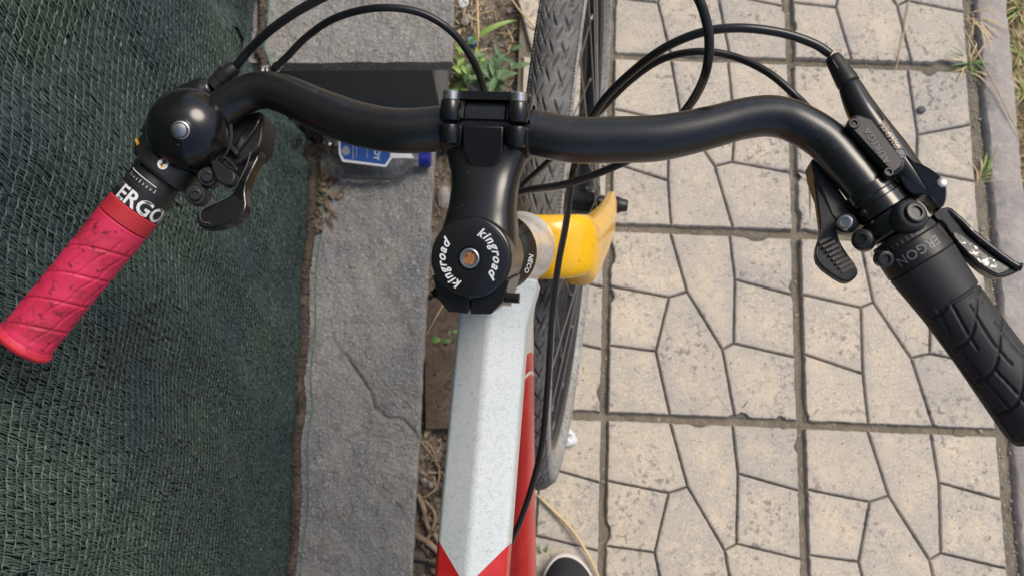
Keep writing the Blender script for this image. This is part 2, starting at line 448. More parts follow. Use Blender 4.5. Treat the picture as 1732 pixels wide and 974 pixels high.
TA = dict(a=(.328, 0), b=(.421, .329), c=(.322, .364), d=(0, .315), e=(.252, .663), f=(0, .640), g=(.33, 1), h=(.61, .638), i=(.672, 1), j=(.656, 0), k=(.682, .25), l=(.67, .602), m=(1, .325), n=(1, .665),
          A=(0, 0), B=(1, 0), C=(1, 1), D=(0, 1))
TB = dict(TA); TB.update(b=(.385, .345), c=(.317, .376), e=(.312, .735), h=(.573, .64), l=(.673, .612), k=(.69, .40))
POLY = ['Aabcd', 'dcef', 'fegD', 'bhigec', 'ajklhb', 'jBmk', 'kmnl', 'lnCih']
def make_tile(col, row, clip=None, var=TA):
    V = []; Fc = []; WEAR = []; TONE = []
    seed = (col * 7 + row * 13 + 50)
    lift = random.uniform(-.0012, .0008); tx, ty = random.uniform(-.004, .004), random.uniform(-.004, .004)
    ox, oy = random.uniform(-.004, .004), random.uniform(-.004, .004)
    mar = .0165
    for ip, pol in enumerate(POLY):
        pts = [np.array(var[ch], float) for ch in pol]
        if clip is not None:
            if max(p[0] for p in pts) < clip + .02: continue
            pts = [np.array([max(p[0], clip + .05 * math.sin(p[1] * 9 + row) * 1.0), p[1]]) for p in pts]
        pts = [np.array([mar + p[0] * (1 - 2 * mar), mar + p[1] * (1 - 2 * mar)]) for p in pts]
        # dense outline with uneven edge
        out = []
        for q0, q1 in zip(pts, pts[1:] + pts[:1]):
            L = np.linalg.norm(q1 - q0); n = max(2, int(L / .018))
            for t in np.linspace(0, 1, n, endpoint=False): out.append(q0 + (q1 - q0) * t)
        out = np.array(out)
        if len(out) < 4: continue
        ar = np.sum(out[:, 0] * np.roll(out[:, 1], -1) - np.roll(out[:, 0], -1) * out[:, 1])
        if abs(ar) < 1e-3: continue
        if ar < 0: out = out[::-1]
        T = np.roll(out, -1, 0) - np.roll(out, 1, 0); T /= np.linalg.norm(T, axis=1)[:, None] + 1e-9
        N = np.stack([-T[:, 1], T[:, 0]], 1)        # inward
        onb = (np.minimum(np.minimum(out[:, 0], 1 - out[:, 0]), np.minimum(out[:, 1], 1 - out[:, 1])) < mar + .004)
        nz = fbm(out[:, 0] * 40 + seed * 3.1 + ip, out[:, 1] * 40 + seed * 1.7, 3, seed)
        big = np.clip(fbm(out[:, 0] * 9 + seed * 5.3, out[:, 1] * 9, 2, seed + 4) - .28, 0, 1) * .10 * onb
        rings = [(.0005, -.0125), (.0030, -.0050), (.0058, -.0014), (.0105, 0.0), (None, .86), (None, .62)]
        cen = out.mean(0); stone_tone = random.uniform(0, 1)
        b0 = len(V); m = len(out)
        for ins, z in rings:
            if ins is None:
                for (x, y) in cen + (r - cen) * z:
                    p = G(col + x + ox, row + y + oy, 0); V.append((p[0], p[1], .0003 + lift + tx * (x - .5) + ty * (y - .5)))
                    WEAR.append(.45 if z > .7 else 0.0); TONE.append(stone_tone)
                continue
            w = np.where(onb, ins * .85, ins * 1.0) + np.abs(nz) * .006 * (1.2 if z > -.01 else 1.0) * np.where(onb, 1.3, .55) + big
            r = out + N * w[:, None]
            for (x, y), bb in zip(r, big):
                p = G(col + x + ox, row + y + oy, 0)
                V.append((p[0], p[1], z + lift + tx * (x - .5) + ty * (y - .5) - (bb * .04)))
                WEAR.append(1.0); TONE.append(stone_tone)
        k = len(rings)
        for s in range(k - 1):
            for j in range(m):
                a, c = b0 + s * m + j, b0 + s * m + (j + 1) % m
                Fc.append((a, a + m, c + m, c))
        Fc.append(tuple(b0 + (k - 1) * m + j for j in range(m))[::-1])
    # slab that carries the cast pieces: its top is the floor of the cast grooves
    x0 = mar if clip is None else clip + .03
    c4 = [(x0, mar + .004), (1 - mar, mar + .004), (1 - mar, 1 - mar - .004), (x0, 1 - mar - .004)]
    b0 = len(V)
    for z in (-.0066, -.03):
        for x, y in c4:
            p = G(col + x + ox, row + y + oy, 0); V.append((p[0], p[1], z + lift)); WEAR.append(1.0); TONE.append(.5)
    Fc += [(b0, b0 + 3, b0 + 2, b0 + 1)[::1], (b0, b0 + 1, b0 + 5, b0 + 4), (b0 + 1, b0 + 2, b0 + 6, b0 + 5), (b0 + 2, b0 + 3, b0 + 7, b0 + 6), (b0 + 3, b0, b0 + 4, b0 + 7)]
    me_o = mesh('paving_tile', V, Fc, M['tile'], pavement, angle=30)
    for nm_, dat in (('wear', WEAR), ('tone', TONE)):
        at_ = me_o.data.attributes.new(nm_, 'FLOAT', 'POINT'); at_.data.foreach_set('value', np.array(dat, np.float32))
    me_o.data.materials.append(M['groove']); me_o.data.polygons[len(Fc) - 5].material_index = 1
    bm = bmesh.new(); bm.from_mesh(me_o.data); bmesh.ops.recalc_face_normals(bm, faces=bm.faces); bm.to_mesh(me_o.data); bm.free()
    return me_o
for row in range(-3, 6):
    for col in (-1, 0, 1):
        var = TB if (row == 0 or (col == 1 and row == 1) or (row == -2)) else TA
        make_tile(col, row, clip=(.50 if col == -1 else None), var=var)

# kerb along the right of the paving, uneven cast concrete
kb = MB()
ny = 260
prof = [(2.055, -.10), (2.057, -.014), (2.063, -.004), (2.075, .000), (2.16, .003), (2.222, .001), (2.232, -.004), (2.238, -.012), (2.241, -.10)]
rows = []
for jy, b in enumerate(np.linspace(-3, 6, ny)):
    for a, z in prof:
        da = .010 * float(fbm(np.array(b * 14.), np.array(a * 3.), 4, 31 if a < 2.18 else 77)) + .006 * b * 0
        dz = .003 * float(fbm(np.array(b * 20.), np.array(a * 30.), 3, 5))
        kb.V.append(tuple(G(a + da, b, z + dz)))
n = len(prof)
for j in range(ny - 1):
    for i in range(n - 1):
        kb.F.append((j * n + i, j * n + n + i, j * n + n + i + 1, j * n + i + 1))
tag(kb.build('kerb', M['kerb'], angle=40), kind='structure')
# verge beyond the kerb
def verge_z(x, y): return -.022 + .02 * fbm(x * 20, y * 20, 4, 41)
vx = G(2.262, 0)[0]
V = []; nv = 60; mv = 300
for b in np.linspace(-3, 6, mv):
    for a in np.linspace(2.228, 4.2, nv):
        p = G(a, b); V.append((p[0], p[1], float(verge_z(np.array(p[0]), np.array(p[1])))))
Fc = [(j * nv + i, j * nv + nv + i, j * nv + nv + i + 1, j * nv + i + 1) for j in range(mv - 1) for i in range(nv - 1)]
tag(mesh('verge', V, Fc, M['brown_grass'], angle=180), kind='structure')

# ------------------------------------------------------------------ stone wall with cap slabs
HS = .08; HT = .262; HCAP = .288
wall = thing('stone_wall', 'low stepped grey stone wall capped with rough split slabs, at the foot of the netting', 'wall', (-.25, .1, 0))
wall_inv = Matrix.Translation(wall.location).inverted()
def wpart(o): o.parent = wall; o.matrix_parent_inverse = wall_inv; return o
def stone_slab(name, x_l, edge, y0, y1, ztop, th, m, seed, rough=.004, ridge=True, ends=None):
    nx, ny = 110, max(40, int((y1 - y0) / .003))
    V = []; Fc = []
    ys = np.linspace(y0, y1, ny)
    for j, y in enumerate(ys):
        xr = edge(y) + .0018 * float(fbm(np.array(y * 60), np.array(0.), 3, seed))
        ts = np.r_[np.linspace(0, .96, nx - 6), .975, .985, .992, .996, .999, 1.0]
        xs = x_l + (xr - x_l) * ts
        X = xs; Y = np.full_like(xs, y)
        z = ztop + rough * (fbm(X * 14, Y * 9, 3, seed) + .55 * fbm(X * 60, Y * 45, 4, seed + 3)) + .0016 * np.abs(fbm(X * 38 + Y * 12, Y * 30, 3, seed + 8))
        if ridge:   # split layers: a shallow step whose border wanders across the slab
            f = fbm(X * 7 + 3, Y * 6, 3, seed + 11) + (X - x_l) * 1.4 - .16
            z = z - .0016 * np.tanh(f * 30)
            dist = np.full_like(X, 9.0); side = np.zeros_like(X)
            for c0, c1 in zip(CRACK[:-1], CRACK[1:]):
                dv = c1 - c0; tt = np.clip(((X - c0[0]) * dv[0] + (Y - c0[1]) * dv[1]) / (dv @ dv), 0, 1)
                qx, qy = X - c0[0] - tt * dv[0], Y - c0[1] - tt * dv[1]
                dq = np.hypot(qx, qy); cr_ = dv[0] * qy - dv[1] * qx
                side = np.where(dq < dist, np.sign(cr_), side); dist = np.minimum(dist, dq)
            z = z + .0022 * np.where(side > 0, 1, 0) * np.exp(-dist / .045) - .0038 * np.exp(-(dist / .0026) ** 2)
        ed = np.clip((1 - ts) / .01, 0, 1)
        z = z - .0025 * (1 - ed) ** 2
        for a, b, c in zip(X, Y, z): V.append((a, b, c))
        V.append((xr + .0005, y, ztop - th * .5)); V.append((xr - .004, y, ztop - th)); V.append((x_l, y, ztop - th))
    n = nx + 3
    for j in range(ny - 1):
        for i in range(n):
            a, b = j * n + i, j * n + (i + 1) % n
            Fc.append((a, b, b + n, a + n))
    Fc.append(tuple(range(n))[::-1]); Fc.append(tuple((ny - 1) * n + i for i in range(n)))
    return wpart(mesh(name, V, Fc, m, angle=32))
CRACK = [P(u, v, HS)[:2] for u, v in ((585, 600), (612, 640), (628, 664), (634, 690), (655, 706), (676, 706), (690, 718), (706, 736))]
CRACK2 = 0
e_low0, e_low1, e_low2 = P(735, 262, HS), P(716, 560, HS), P(695, 974, HS)
def edge_low(y):
    sl = (e_low0[0] - e_low2[0]) / (e_low0[1] - e_low2[1]); return e_low2[0] + sl * (y - e_low2[1])
yr = P(730, 113, HT)[1]                      # face of the step
stone_slab('cap_slab', -.40, edge_low, -1.1, yr + .01, HS, .032, M['stone'], 5)
e_up = P(766, 60, HCAP)[0]
y_up = P(600, 106, HCAP)[1]
stone_slab('cap_slab', -.42, lambda y: e_up + .0 * y, y_up, 1.5, HCAP, .024, M['stone'], 17, ridge=False)
def wbox(name, x0, x1, y0, y1, z0, z1, m):
    V, Fc = box_vf(((x0 + x1) / 2, (y0 + y1) / 2, (z0 + z1) / 2), ((x1 - x0) / 2, (y1 - y0) / 2, (z1 - z0) / 2))
    return wpart(mesh(name, V, Fc, m, smooth=False, bevel=.002))
xr_ = P(730, 113, HT)[0]
wbox('step_block', -.41, xr_, yr, 1.48, -.09, HCAP - .0245, M['riser'])
wbox('footing', -.395, edge_low(-.4) - .012, -1.08, yr - .001, -.09, HS - .0325, M['riser'])

# ------------------------------------------------------------------ netting on the fence
def net_x(y, z):
    b = -.331 + .012 * np.clip(z / .9, 0, 1.2)
    b = b + .010 * np.clip(z - .1, 0, .5) / .5 * fbm(y * 2.2 + 3, z * 3.0, 2, 61) + .0025 * np.sin(y * 38 + 4 * fbm(y * 3, z * 4, 2, 4) * 3)
    k = np.clip((y - .44) / .10, 0, 1); b = b - .024 * k * k * (3 - 2 * k)      # the fence steps back with the wall
    # gathered folds where the net is pinched at the step
    g = np.exp(-((y - yr + .03) / .06) ** 2) * np.exp(-np.clip(z - .1, 0, 9) / .18)
    b = b + g * (.022 + .012 * np.sin(y * 130 + z * 40))
    # pushed in by the grip
    b = b - .006 * np.exp(-((y - .02) / .09) ** 2 - ((z - .88) / .08) ** 2)
    return b
def build_net(name, xf, ys, zs, keep, mt, parent, seed, tone0=0.0):
    r = np.random.default_rng(seed)
    ny, nz = len(ys), len(zs)
    Y, Z = np.meshgrid(ys, zs)                       # rows = z
    Y = Y + r.normal(0, .00025, Y.shape) + .0012 * fbm(Z * 30, Y * 5, 2, seed)
    Z = Z + r.normal(0, .0004, Y.shape) + .0022 * fbm(Y * 10, Z * 6, 2, seed + 2)
    X = xf(Y, Z)
    Pn = np.stack([X, Y, Z], -1)
    K = keep(Y, Z)
    Vs = []; Fs = []; tone = []
    nv = 0
    def quads(p0, p1, w0, w1, t, lift0, lift1):
        nonlocal nv
        d = p1 - p0; d /= np.linalg.norm(d, axis=-1, keepdims=True) + 1e-9
        nx_ = np.array([1.0, 0, 0])
        s = np.cross(d, nx_); s /= np.linalg.norm(s, axis=-1, keepdims=True) + 1e-9
        l0 = lift0[:, None] * nx_; l1 = lift1[:, None] * nx_
        tw = r.normal(0, .00018, (len(p0), 1)) * nx_
        mid = (p0 + p1) / 2 + (l0 + l1) / 2 + nx_ * .0003
        wm = np.maximum(w0, w1) * 1.25
        vv = np.stack([p0 - s * w0 + l0, p0 + s * w0 + l0, mid + s * wm + tw, mid - s * wm - tw, p1 + s * w1 + l1, p1 - s * w1 + l1], 1)
        b = nv + np.arange(len(p0)) * 6
        Vs.append(vv.reshape(-1, 3)); Fs.append(np.stack([b, b + 1, b + 2, b + 3], 1)); Fs.append(np.stack([b + 3, b + 2, b + 4, b + 5], 1))
        tone.append(np.repeat(t, 6)); nv += len(p0) * 6
    # chain stitches along the rows
    st = 2
    Pc, Kc = Pn[:, ::st], K[:, ::st]
    k = Kc[:, :-1] & Kc[:, 1:]
    p0, p1 = Pc[:, :-1][k], Pc[:, 1:][k]
    m = len(p0)
    al = np.where(np.arange(m) % 2 == 0, .0010, .0005)
    quads(p0, p1 + (p1 - p0) * .15, .00048, .00040, np.clip(r.normal(.84, .07, m) + tone0, 0, 1), al + .0008, al[::-1] + .0006)
    # thin tapes fanning from one chain to the next
    jj, ii = np.meshgrid(np.arange(ny), np.arange(nz - 1))
    for rep, (w, lift, tb) in enumerate(((.00056, .0, .46), (.00048, .0006, .58), (.00095, -.0006, .32))):
        dj = np.rint(.8 + (jj % 4 - 1.5) * (.8 if rep == 0 else -.5) + r.normal(0, .32, jj.shape)).astype(int)
        if rep == 2: dj = np.ones_like(jj)
        j2 = np.clip(jj + dj, 0, ny - 1)
        k = K[:-1] & K[ii + 1, j2] & (r.random(jj.shape) < (.96, .66, .48)[rep])
        p0, p1 = Pn[:-1][k], Pn[ii + 1, j2][k]
        m = len(p0)
        if not m: continue
        ww = (w * r.uniform(.7, 1.25, m))[:, None]
        quads(p0, p1, ww * .7, ww * .8, np.clip(r.normal(tb, .13, m) + tone0, 0, .95), np.full(m, lift) + r.normal(0, .0003, m), np.full(m, lift))
    V = np.vstack(Vs); Fc = np.vstack(Fs)
    me = bpy.data.meshes.new(name)
    me.vertices.add(len(V)); me.vertices.foreach_set('co', V.ravel())
    me.loops.add(Fc.size); me.loops.foreach_set('vertex_index', Fc.ravel())
    me.polygons.add(len(Fc)); me.polygons.foreach_set('loop_start', np.arange(len(Fc)) * 4)
    me.update(calc_edges=True)
    at = me.attributes.new('tone', 'FLOAT', 'POINT'); at.data.foreach_set('value', np.concatenate(tone).astype(np.float32))
    me.materials.append(mt)
    o = bpy.data.objects.new(name, me); link(o, parent)
    tag(o, kind='stuff')
    return o
def seam(z):       # upright seam above the step, where the next length of net begins
    return .497 + .013 * np.exp(-((z - .33) / .04) ** 2) + .024 * np.clip((z - .455) / .035, 0, 1) + .0025 * np.sin(z * 130)
def net_main(y, z):
    e = np.clip(seam(z) - y, -.01, 1)
    return net_x(y, z) + .008 * np.exp(-e / .020) * np.clip((z - HS) / .1, 0, 1)
net = thing('shade_netting', 'dark green knitted shade netting hung on the fence, red grip resting against it', 'netting', (-.33, 0, HS))
ninv = Matrix.Translation(net.location).inverted()
def npart(o): o.parent = net; o.matrix_parent_inverse = ninv; return o
npart(build_net('net_panel', net_main, np.arange(-.62, .56, .0018), np.arange(HS + .010, 2.05, .0098),
                lambda y, z: (z > HS + .006) & (y < seam(z)), M['net'], None, 11))
def sheet(name, xf, off, ys, zs, mt, keep=None):
    Y, Z = np.meshgrid(ys, zs); X = xf(Y, Z) + off
    V = np.stack([X.ravel(), Y.ravel(), Z.ravel()], 1); m = len(ys)
    Fc = [(j * m + i, j * m + i + 1, j * m + m + i + 1, j * m + m + i) for j in range(len(zs) - 1) for i in range(m - 1)
          if keep is None or keep(ys[i], zs[j])]
    return mesh(name, V, Fc, mt, angle=180)
npart(sheet('hole_shade_sheet', lambda y, z: net_x(y, z) - .010 - .014 * np.clip((y - .44) / .05, 0, 1), 0, np.linspace(-.62, 1.05, 240), np.linspace(HS + .002, 2.05, 140), M['hole_shade'],
            lambda y, z: z > (HCAP + .004 if y > yr - .012 else 0)))  # added sheet: its black paints the shade seen through mesh holes and seam gap
# soiled rolled hem at the foot, with a loose thread beside it
def hem_path(y0, y1, h, off, n, seed):
    y = np.linspace(y0, y1, n)
    x = net_x(y, np.full_like(y, h)) + off + .0022 * fbm(y * 9, y * 0, 3, seed)
    return np.stack([x, y, np.full_like(y, h) + .003 * fbm(y * 40, y * 0 + 5, 2, seed)], 1)
def hem_tube(path, r0, seed):
    V, Fc = tube_vf(path, r0, 14)
    V = np.array(V); r = np.random.default_rng(seed)
    V += r.normal(0, .0007, V.shape) + np.repeat(r.normal(0, .0005, (len(path), 3)), 14, 0)
    V[:, 2] = path[0][2] + (V[:, 2] - path[0][2]) * .8
    return npart(mesh('hem', V, Fc, M['hem'], None, angle=180))
hem_tube(hem_path(-.62, yr - .012, HS + .008, .006, 700, 3), .0074, 3)
hem_tube(hem_path(yr - .02, 1.05, HCAP + .006, -.004, 300, 6), .0052, 6)
tp = hem_path(-.62, yr - .09, HS + .005, .021, 120, 9); tp[:, 0] += .006 * fbm(tp[:, 1] * 9, tp[:, 1] * 0, 3, 12)
npart(tube('edge_thread', tp, .0008, M['thread'], None, seg=6, angle=180))
tp2 = hem_path(yr - .02, 1.05, HCAP + .004, .0045, 60, 19)
npart(tube('edge_thread', tp2, .0010, M['thread'], None, seg=6, angle=180))
# second, lower net behind the loose border
net2 = thing('shade_netting', 'next length of green netting beyond the dark seam, beside the upper stone slab', 'netting', (-.34, .7, HCAP))
n2inv = Matrix.Translation(net2.location).inverted()
o = build_net('net_panel', lambda y, z: net_x(y, z) - .012 + .003 * np.sin(y * 60 + z * 20), np.arange(.47, 1.05, .0018), np.arange(HS + .006, 2.05, .0085),
              lambda y, z: (y > seam(z) + .052 + .006 * np.sin(z * 90)) & (z > np.where(y > yr - .02, HCAP + .004, HS)), M['net'], None, 12, .03)
o.parent = net2; o.matrix_parent_inverse = n2inv

# ================================================================== BICYCLE
mw = Matrix([[*RB[0], OB[0]], [*RB[1], OB[1]], [*RB[2], OB[2]], [0, 0, 0, 1]])
bike = thing('bicycle', 'bicycle with black swept handlebar, white and red frame and yellow fork, leaning on the netting', 'bicycle', mw=mw)
HA = math.radians(17.3)
FU = -.0085                                          # the frame sits this far left of the wheel's plane
E1 = np.array([1.0, 0, 0]); E2 = np.array([0, math.cos(HA), math.sin(HA)]); E3 = np.array([0, -math.sin(HA), math.cos(HA)])
S0 = np.array([0.0, B(791, 437, .934)[1], .934])      # centre of the top cap
HZ = -.020                                           # the head parts sit this far further down the steerer
def SP(x, y, z): return S0 + E1 * x + E2 * y + E3 * z
LST = .0725
CL = SP(0, LST, -.0415)                               # handlebar clamp centre
NB = CL[2]

# ---- handlebar
def pts_n(l): return [B(u, v, n) for u, v, n in l]
barL = pts_n([(38, 583, NB - .024), (140, 460, NB - .022), (240, 338, NB - .019), (292, 276, NB - .016), (332, 231, NB - .013), (373, 189, NB - .010), (410, 163, NB - .008), (446, 153, NB - .007), (486, 162, NB - .006),
              (551, 191, NB - .004), (617, 213, NB - .002), (690, 222, NB)])
barR = pts_n([(960, 236, NB), (1040, 237, NB), (1104, 235, NB + .000), (1155, 227, NB + .000), (1209, 214, NB), (1250, 203, NB), (1289, 197, NB), (1320, 199, NB), (1349, 209, NB), (1395, 237, NB - .001), (1435, 281, NB - .002),
              (1472, 327, NB - .004), (1552, 435, NB - .007), (1650, 569, NB - .011), (1770, 733, NB - .015)])
barp = catmull(barL + [CL] + barR, 10)
def bar_radius(p):
    d = np.abs(p[:, 0]); t = np.clip((d - .085) / .055, 0, 1); t = t * t * (3 - 2 * t)
    return .0127 * (1 - t) + .0111 * t
tube('handlebar', barp, bar_radius(barp), M['bar'], bike, seg=48, angle=180)
AXL0, AXL1 = np.array(barL[0]), np.array(barL[2])       # left grip axis
AXR0, AXR1 = np.array(barR[-1]), np.array(barR[-3])
DL = nrm(AXL1 - AXL0); DR = nrm(AXR1 - AXR0)

# ---- stem
stem = MB()
def half_ring(x0, x1, ri, ro, a0, a1, seg=18):
    V = []; Fc = []
    al = np.linspace(math.radians(a0), math.radians(a1), seg)
    for a in al:
        for x, r in ((x0, ri), (x0, ro - .001), (x0 + .001, ro), (x1 - .001, ro), (x1, ro - .001), (x1, ri)):
            V.append(CL + E1 * x + (E2 * math.cos(a) + E3 * math.sin(a)) * r)
    return V, ringfaces(seg, 6, True, True)
# angles: 0 forward, 90 up. Face plate in front of the seam, body behind it
body = MB()
for x0, x1 in ((-.0250, -.0115), (.0115, .0250)): body.add(*half_ring(x0, x1, .0124, .0180, 97, 263))
body.add(*half_ring(-.0118, .0118, .0124, .0163, 96, 264))
for s in (-1, 1):
    for z in (-1, 1):
        c = CL + E1 * s * .0185 + E3 * z * .0172
        body.add(*lathe_vf(c - E2 * .0125, E2, [(0, .0045), (.001, .0052), (.010, .0055), (.0110, .0052)], 20))
# neck lofted from the clamp to the steerer
rows = []
SEG = 40
secs = [(LST - .008, .0240, .0125, 4.0), (LST - .014, .0236, .0134, 3.6), (LST - .020, .0218, .0140, 3.2), (LST - .028, .0194, .0146, 2.9), (LST - .036, .0184, .0156, 2.8), (.026, .0187, .0172, 2.8), (.014, .0205, .0195, 3.0), (.003, .0216, .0205, 3.2)]
al = np.linspace(0, 2 * np.pi, SEG, endpoint=False)
for y, a, b, e in secs:
    for t in al:
        c, s = math.cos(t), math.sin(t)
        rows.append(SP(a * math.copysign(abs(c) ** (2 / e), c), y, -.0275 - .0140 * (lambda q: q * q * (3 - 2 * q))(min(1, max(0, y / (LST - .016)))) + b * math.copysign(abs(s) ** (2 / e), s)))
body.add(rows, ringfaces(len(secs), SEG))
body.add(*lathe_vf(SP(0, 0, -.0545), E3, [(0, .0205), (.001, .0216), (.046, .0218), (.0492, .0216), (.0502, .0206)], 56))
# pinch block at the back with its slit between two jaws
for s in (-1, 1):
    out = [(s * .0006, -.012), (s * .0208, -.010), (s * .0176, -.0225), (s * .0115, -.0292), (s * .0006, -.0298)]
    if s > 0: out = out[::-1]
    V = [SP(x, y, z) for z in (-.0505, -.0065) for x, y in out]; m = len(out)
    body.add(V, [tuple(range(m)), tuple(range(2 * m - 1, m - 1, -1))] + [(i, i + m, (i + 1) % m + m, (i + 1) % m) for i in range(m)])
stem_o = body.build('stem', M['stem'], bike, angle=38)
bm = bmesh.new(); bm.from_mesh(stem_o.data); bmesh.ops.recalc_face_normals(bm, faces=bm.faces); bm.to_mesh(stem_o.data); bm.free()
m_ = stem_o.modifiers.new('bevel', 'BEVEL'); m_.width = .0009; m_.segments = 3; m_.limit_method = 'ANGLE'; m_.angle_limit = math.radians(40)
# recessed rear panel on the clamp, the flat scoop seen from above
pan2 = [(.0112, -.0015, .0178), (.0114, -.010, .0176), (.0108, -.016, .0168), (.0088, -.021, .0158), (.0055, -.0245, .0150), (0, -.0260, .0146)]
pan2 = pan2 + [(-x, y, z) for x, y, z in pan2[-2::-1]]
pan = [SP(x, LST + y, -.0415 + z) for x, y, z in pan2]
m = len(pan)
mesh('stem_panel', pan + [p - E3 * .008 for p in pan], [tuple(range(m)), tuple(range(2 * m - 1, m - 1, -1))] + [(i + m, (i + 1) % m + m, (i + 1) % m, i) for i in range(m)], M['stem'], stem_o, bevel=.0012, seg=3, angle=50)
face = MB()
for x0, x1 in ((-.0250, -.0115), (.0115, .0250)): face.add(*half_ring(x0, x1, .0124, .0176, -83, 83))
face.add(*half_ring(-.0118, .0118, .0124, .0158, -82, 82))
for s in (-1, 1):
    for z in (-1, 1):
        face.add(*lathe_vf(CL + E1 * s * .0185 + E3 * z * .0172 + E2 * .0006, E2, [(0, .0050), (.001, .0055), (.0100, .0055), (.0108, .0050)], 20))
V, Fc = box_vf(CL + E2 * .0150 + E3 * .006, (.0235, .0022, .0075), np.stack([E1, E2, E3], 1))
face.add(V, Fc)
fo = face.build('faceplate', M['stem'], stem_o, angle=38)
for s in (-1, 1):
    for z in (-1, 1):
        c = CL + E1 * s * .0185 + E3 * z * .0172 + E2 * .0113
        lathe('bolt', c, E2, [(0, .0042), (.0004, .0046), (.0046, .0046), (.0052, .0040), (.0052, .0024), (.0030, .0022)], M['steel'], stem_o, seg=20)
        lathe('bolt_end', CL + E1 * s * .0185 + E3 * z * .0172 - E2 * .0128, E2, [(0, .0026), (.003, .0028)], M['darksteel'], stem_o, seg=16)
# pinch bolts (threaded ends stand out both sides)
for s, L in ((-1, .0050), (1, .0085)):
    pr = []
    x = 0
    while x < L + .002:
        pr += [(x, .0030), (x + .00045, .0024), (x + .0009, .0030)]; x += .0010
    lathe('pinch_bolt', SP(s * .0145, -.0205, -.014), E1 * s, pr, M['darksteel'], stem_o, seg=18)
lathe('pinch_bolt', SP(.0125, -.0235, -.030), E1, [(0, .0034), (.006, .0034), (.0064, .003), (.0064, .0018), (.004, .0016)], M['steel'], stem_o, seg=18)
# top cap with bolt and lettering
cap = lathe('top_cap', SP(0, 0, -.0042), E3, [(0, .0196), (.0006, .0205), (.0030, .0206), (.0037, .0202), (.0040, .0194), (.00405, .0064), (.0026, .0060)], M['black'], bike, seg=72, angle=25)
lathe('cap_bolt', SP(0, 0, -.0020), E3, [(0, .0056), (.0016, .0056), (.0022, .0052), (.0024, .0047), (.0023, .0038), (.0010, .0037)], M['steel'], cap, seg=36, angle=25)
lathe('hex_socket', SP(0, 0, -.0018), E3, [(0, .0036), (.0014, .0036)], M['rust'], cap, seg=6, angle=10)
def ring_text(name, s, size, R0, a_mid, base, parent, mt, sp=1.0, shear=.35, z=.0004):
    V, Fc = text2d(s, size, shear, size * .03, sp)
    out = []
    for x, y, _ in V:
        a = a_mid - x / R0; r = R0 + y
        out.append(base + E1 * math.cos(a) * r + E2 * math.sin(a) * r + E3 * z)
    return mesh(name, out, Fc, mt, parent, smooth=False)
ring_text('lettering', 'kingroad', .0066, .0146, math.radians(20), SP(0, 0, 0), cap, M['white_ink'], 1.2)
ring_text('lettering', 'kingroad', .0066, .0146, math.radians(200), SP(0, 0, 0), cap, M['white_ink'], 1.2)
# headset cover and spacers
lathe('spacer', SP(0, 0, -.0685), E3, [(0, .0172), (.0005, .0176), (.0128, .0176), (.0133, .0172)], M['darksteel'], bike, seg=48)
hs = lathe('headset_cover', SP(0, 0, -.073 + HZ), E3, [(0, .0240), (.0015, .0250), (.0035, .0250), (.0055, .0240), (.0130, .0200), (.0150, .0178)], M['black'], bike, seg=72, angle=25)
V, Fc = text2d('NECO', .0040, .3, .0001, 1.05)
out = []
for x, y, _ in V:
    a = math.radians(-14) - x / .0215
    r = .0222 + y * .82; z = -.073 + HZ + .0055 + (.0240 - r) * (.0075 / .0040) + .0006
    out.append(SP(math.cos(a) * r, math.sin(a) * r, z))
mesh('lettering', out, Fc, M['white_ink'], hs, smooth=False)

# ---- frame
lathe('head_tube', SP(0, 0, -.185 + HZ), E3, [(0, .0245), (.001, .0262), (.010, .0268), (.022, .0258), (.040, .0225), (.075, .0205), (.098, .0212), (.106, .0225), (.1115, .0228)], M['cream'], bike, seg=64, angle=40)
TT_RED = float(B(741, 932, .79)[1]) - .019
DT_RED = float(B(905, 640, .66)[1])
M['tt'] = frame_paint('frame_paint_upper', 'top')
M['dt'] = frame_paint('frame_paint_lower', 'down')
def loft(name, secs, mt, parent, **k):
    m = len(secs[0]); V = [p for s in secs for p in s]
    o = mesh(name, V, ringfaces(len(secs), m), mt, parent, **k)
    bm = bmesh.new(); bm.from_mesh(o.data); bmesh.ops.recalc_face_normals(bm, faces=bm.faces); bm.to_mesh(o.data); bm.free()
    return o
hexp = [(0, .0235), (.0125, .0195), (.0238, .0110), (.0240, -.010), (.012, -.021), (-.012, -.021), (-.0240, -.010), (-.0238, .0110), (-.0125, .0195)]
hexp = [(0, .0245), (.0238, .0125), (.0240, -.010), (.013, -.021), (-.013, -.021), (-.0240, -.010), (-.0238, .0125)]
def frame_pt(w, n): return np.array([0, w, n])
tta, ttb = B(836, 545, .795), B(804, 905, .775)
ttl = []
for w, n, sc in ((tta[1] + .030, .792, .94), (tta[1] - .0, .787, .98), (tta[1] - .15, .774, .985), (-.55, .756, 1.02), (-.735, .738, .9)):
    ttl.append([np.array([x * sc + FU * min(1, max(0, (-.21 - w) / .03)), w, n + z * sc]) for x, z in hexp])
loft('top_tube', ttl, M['tt'], bike, bevel=.0032, seg=4, angle=60)
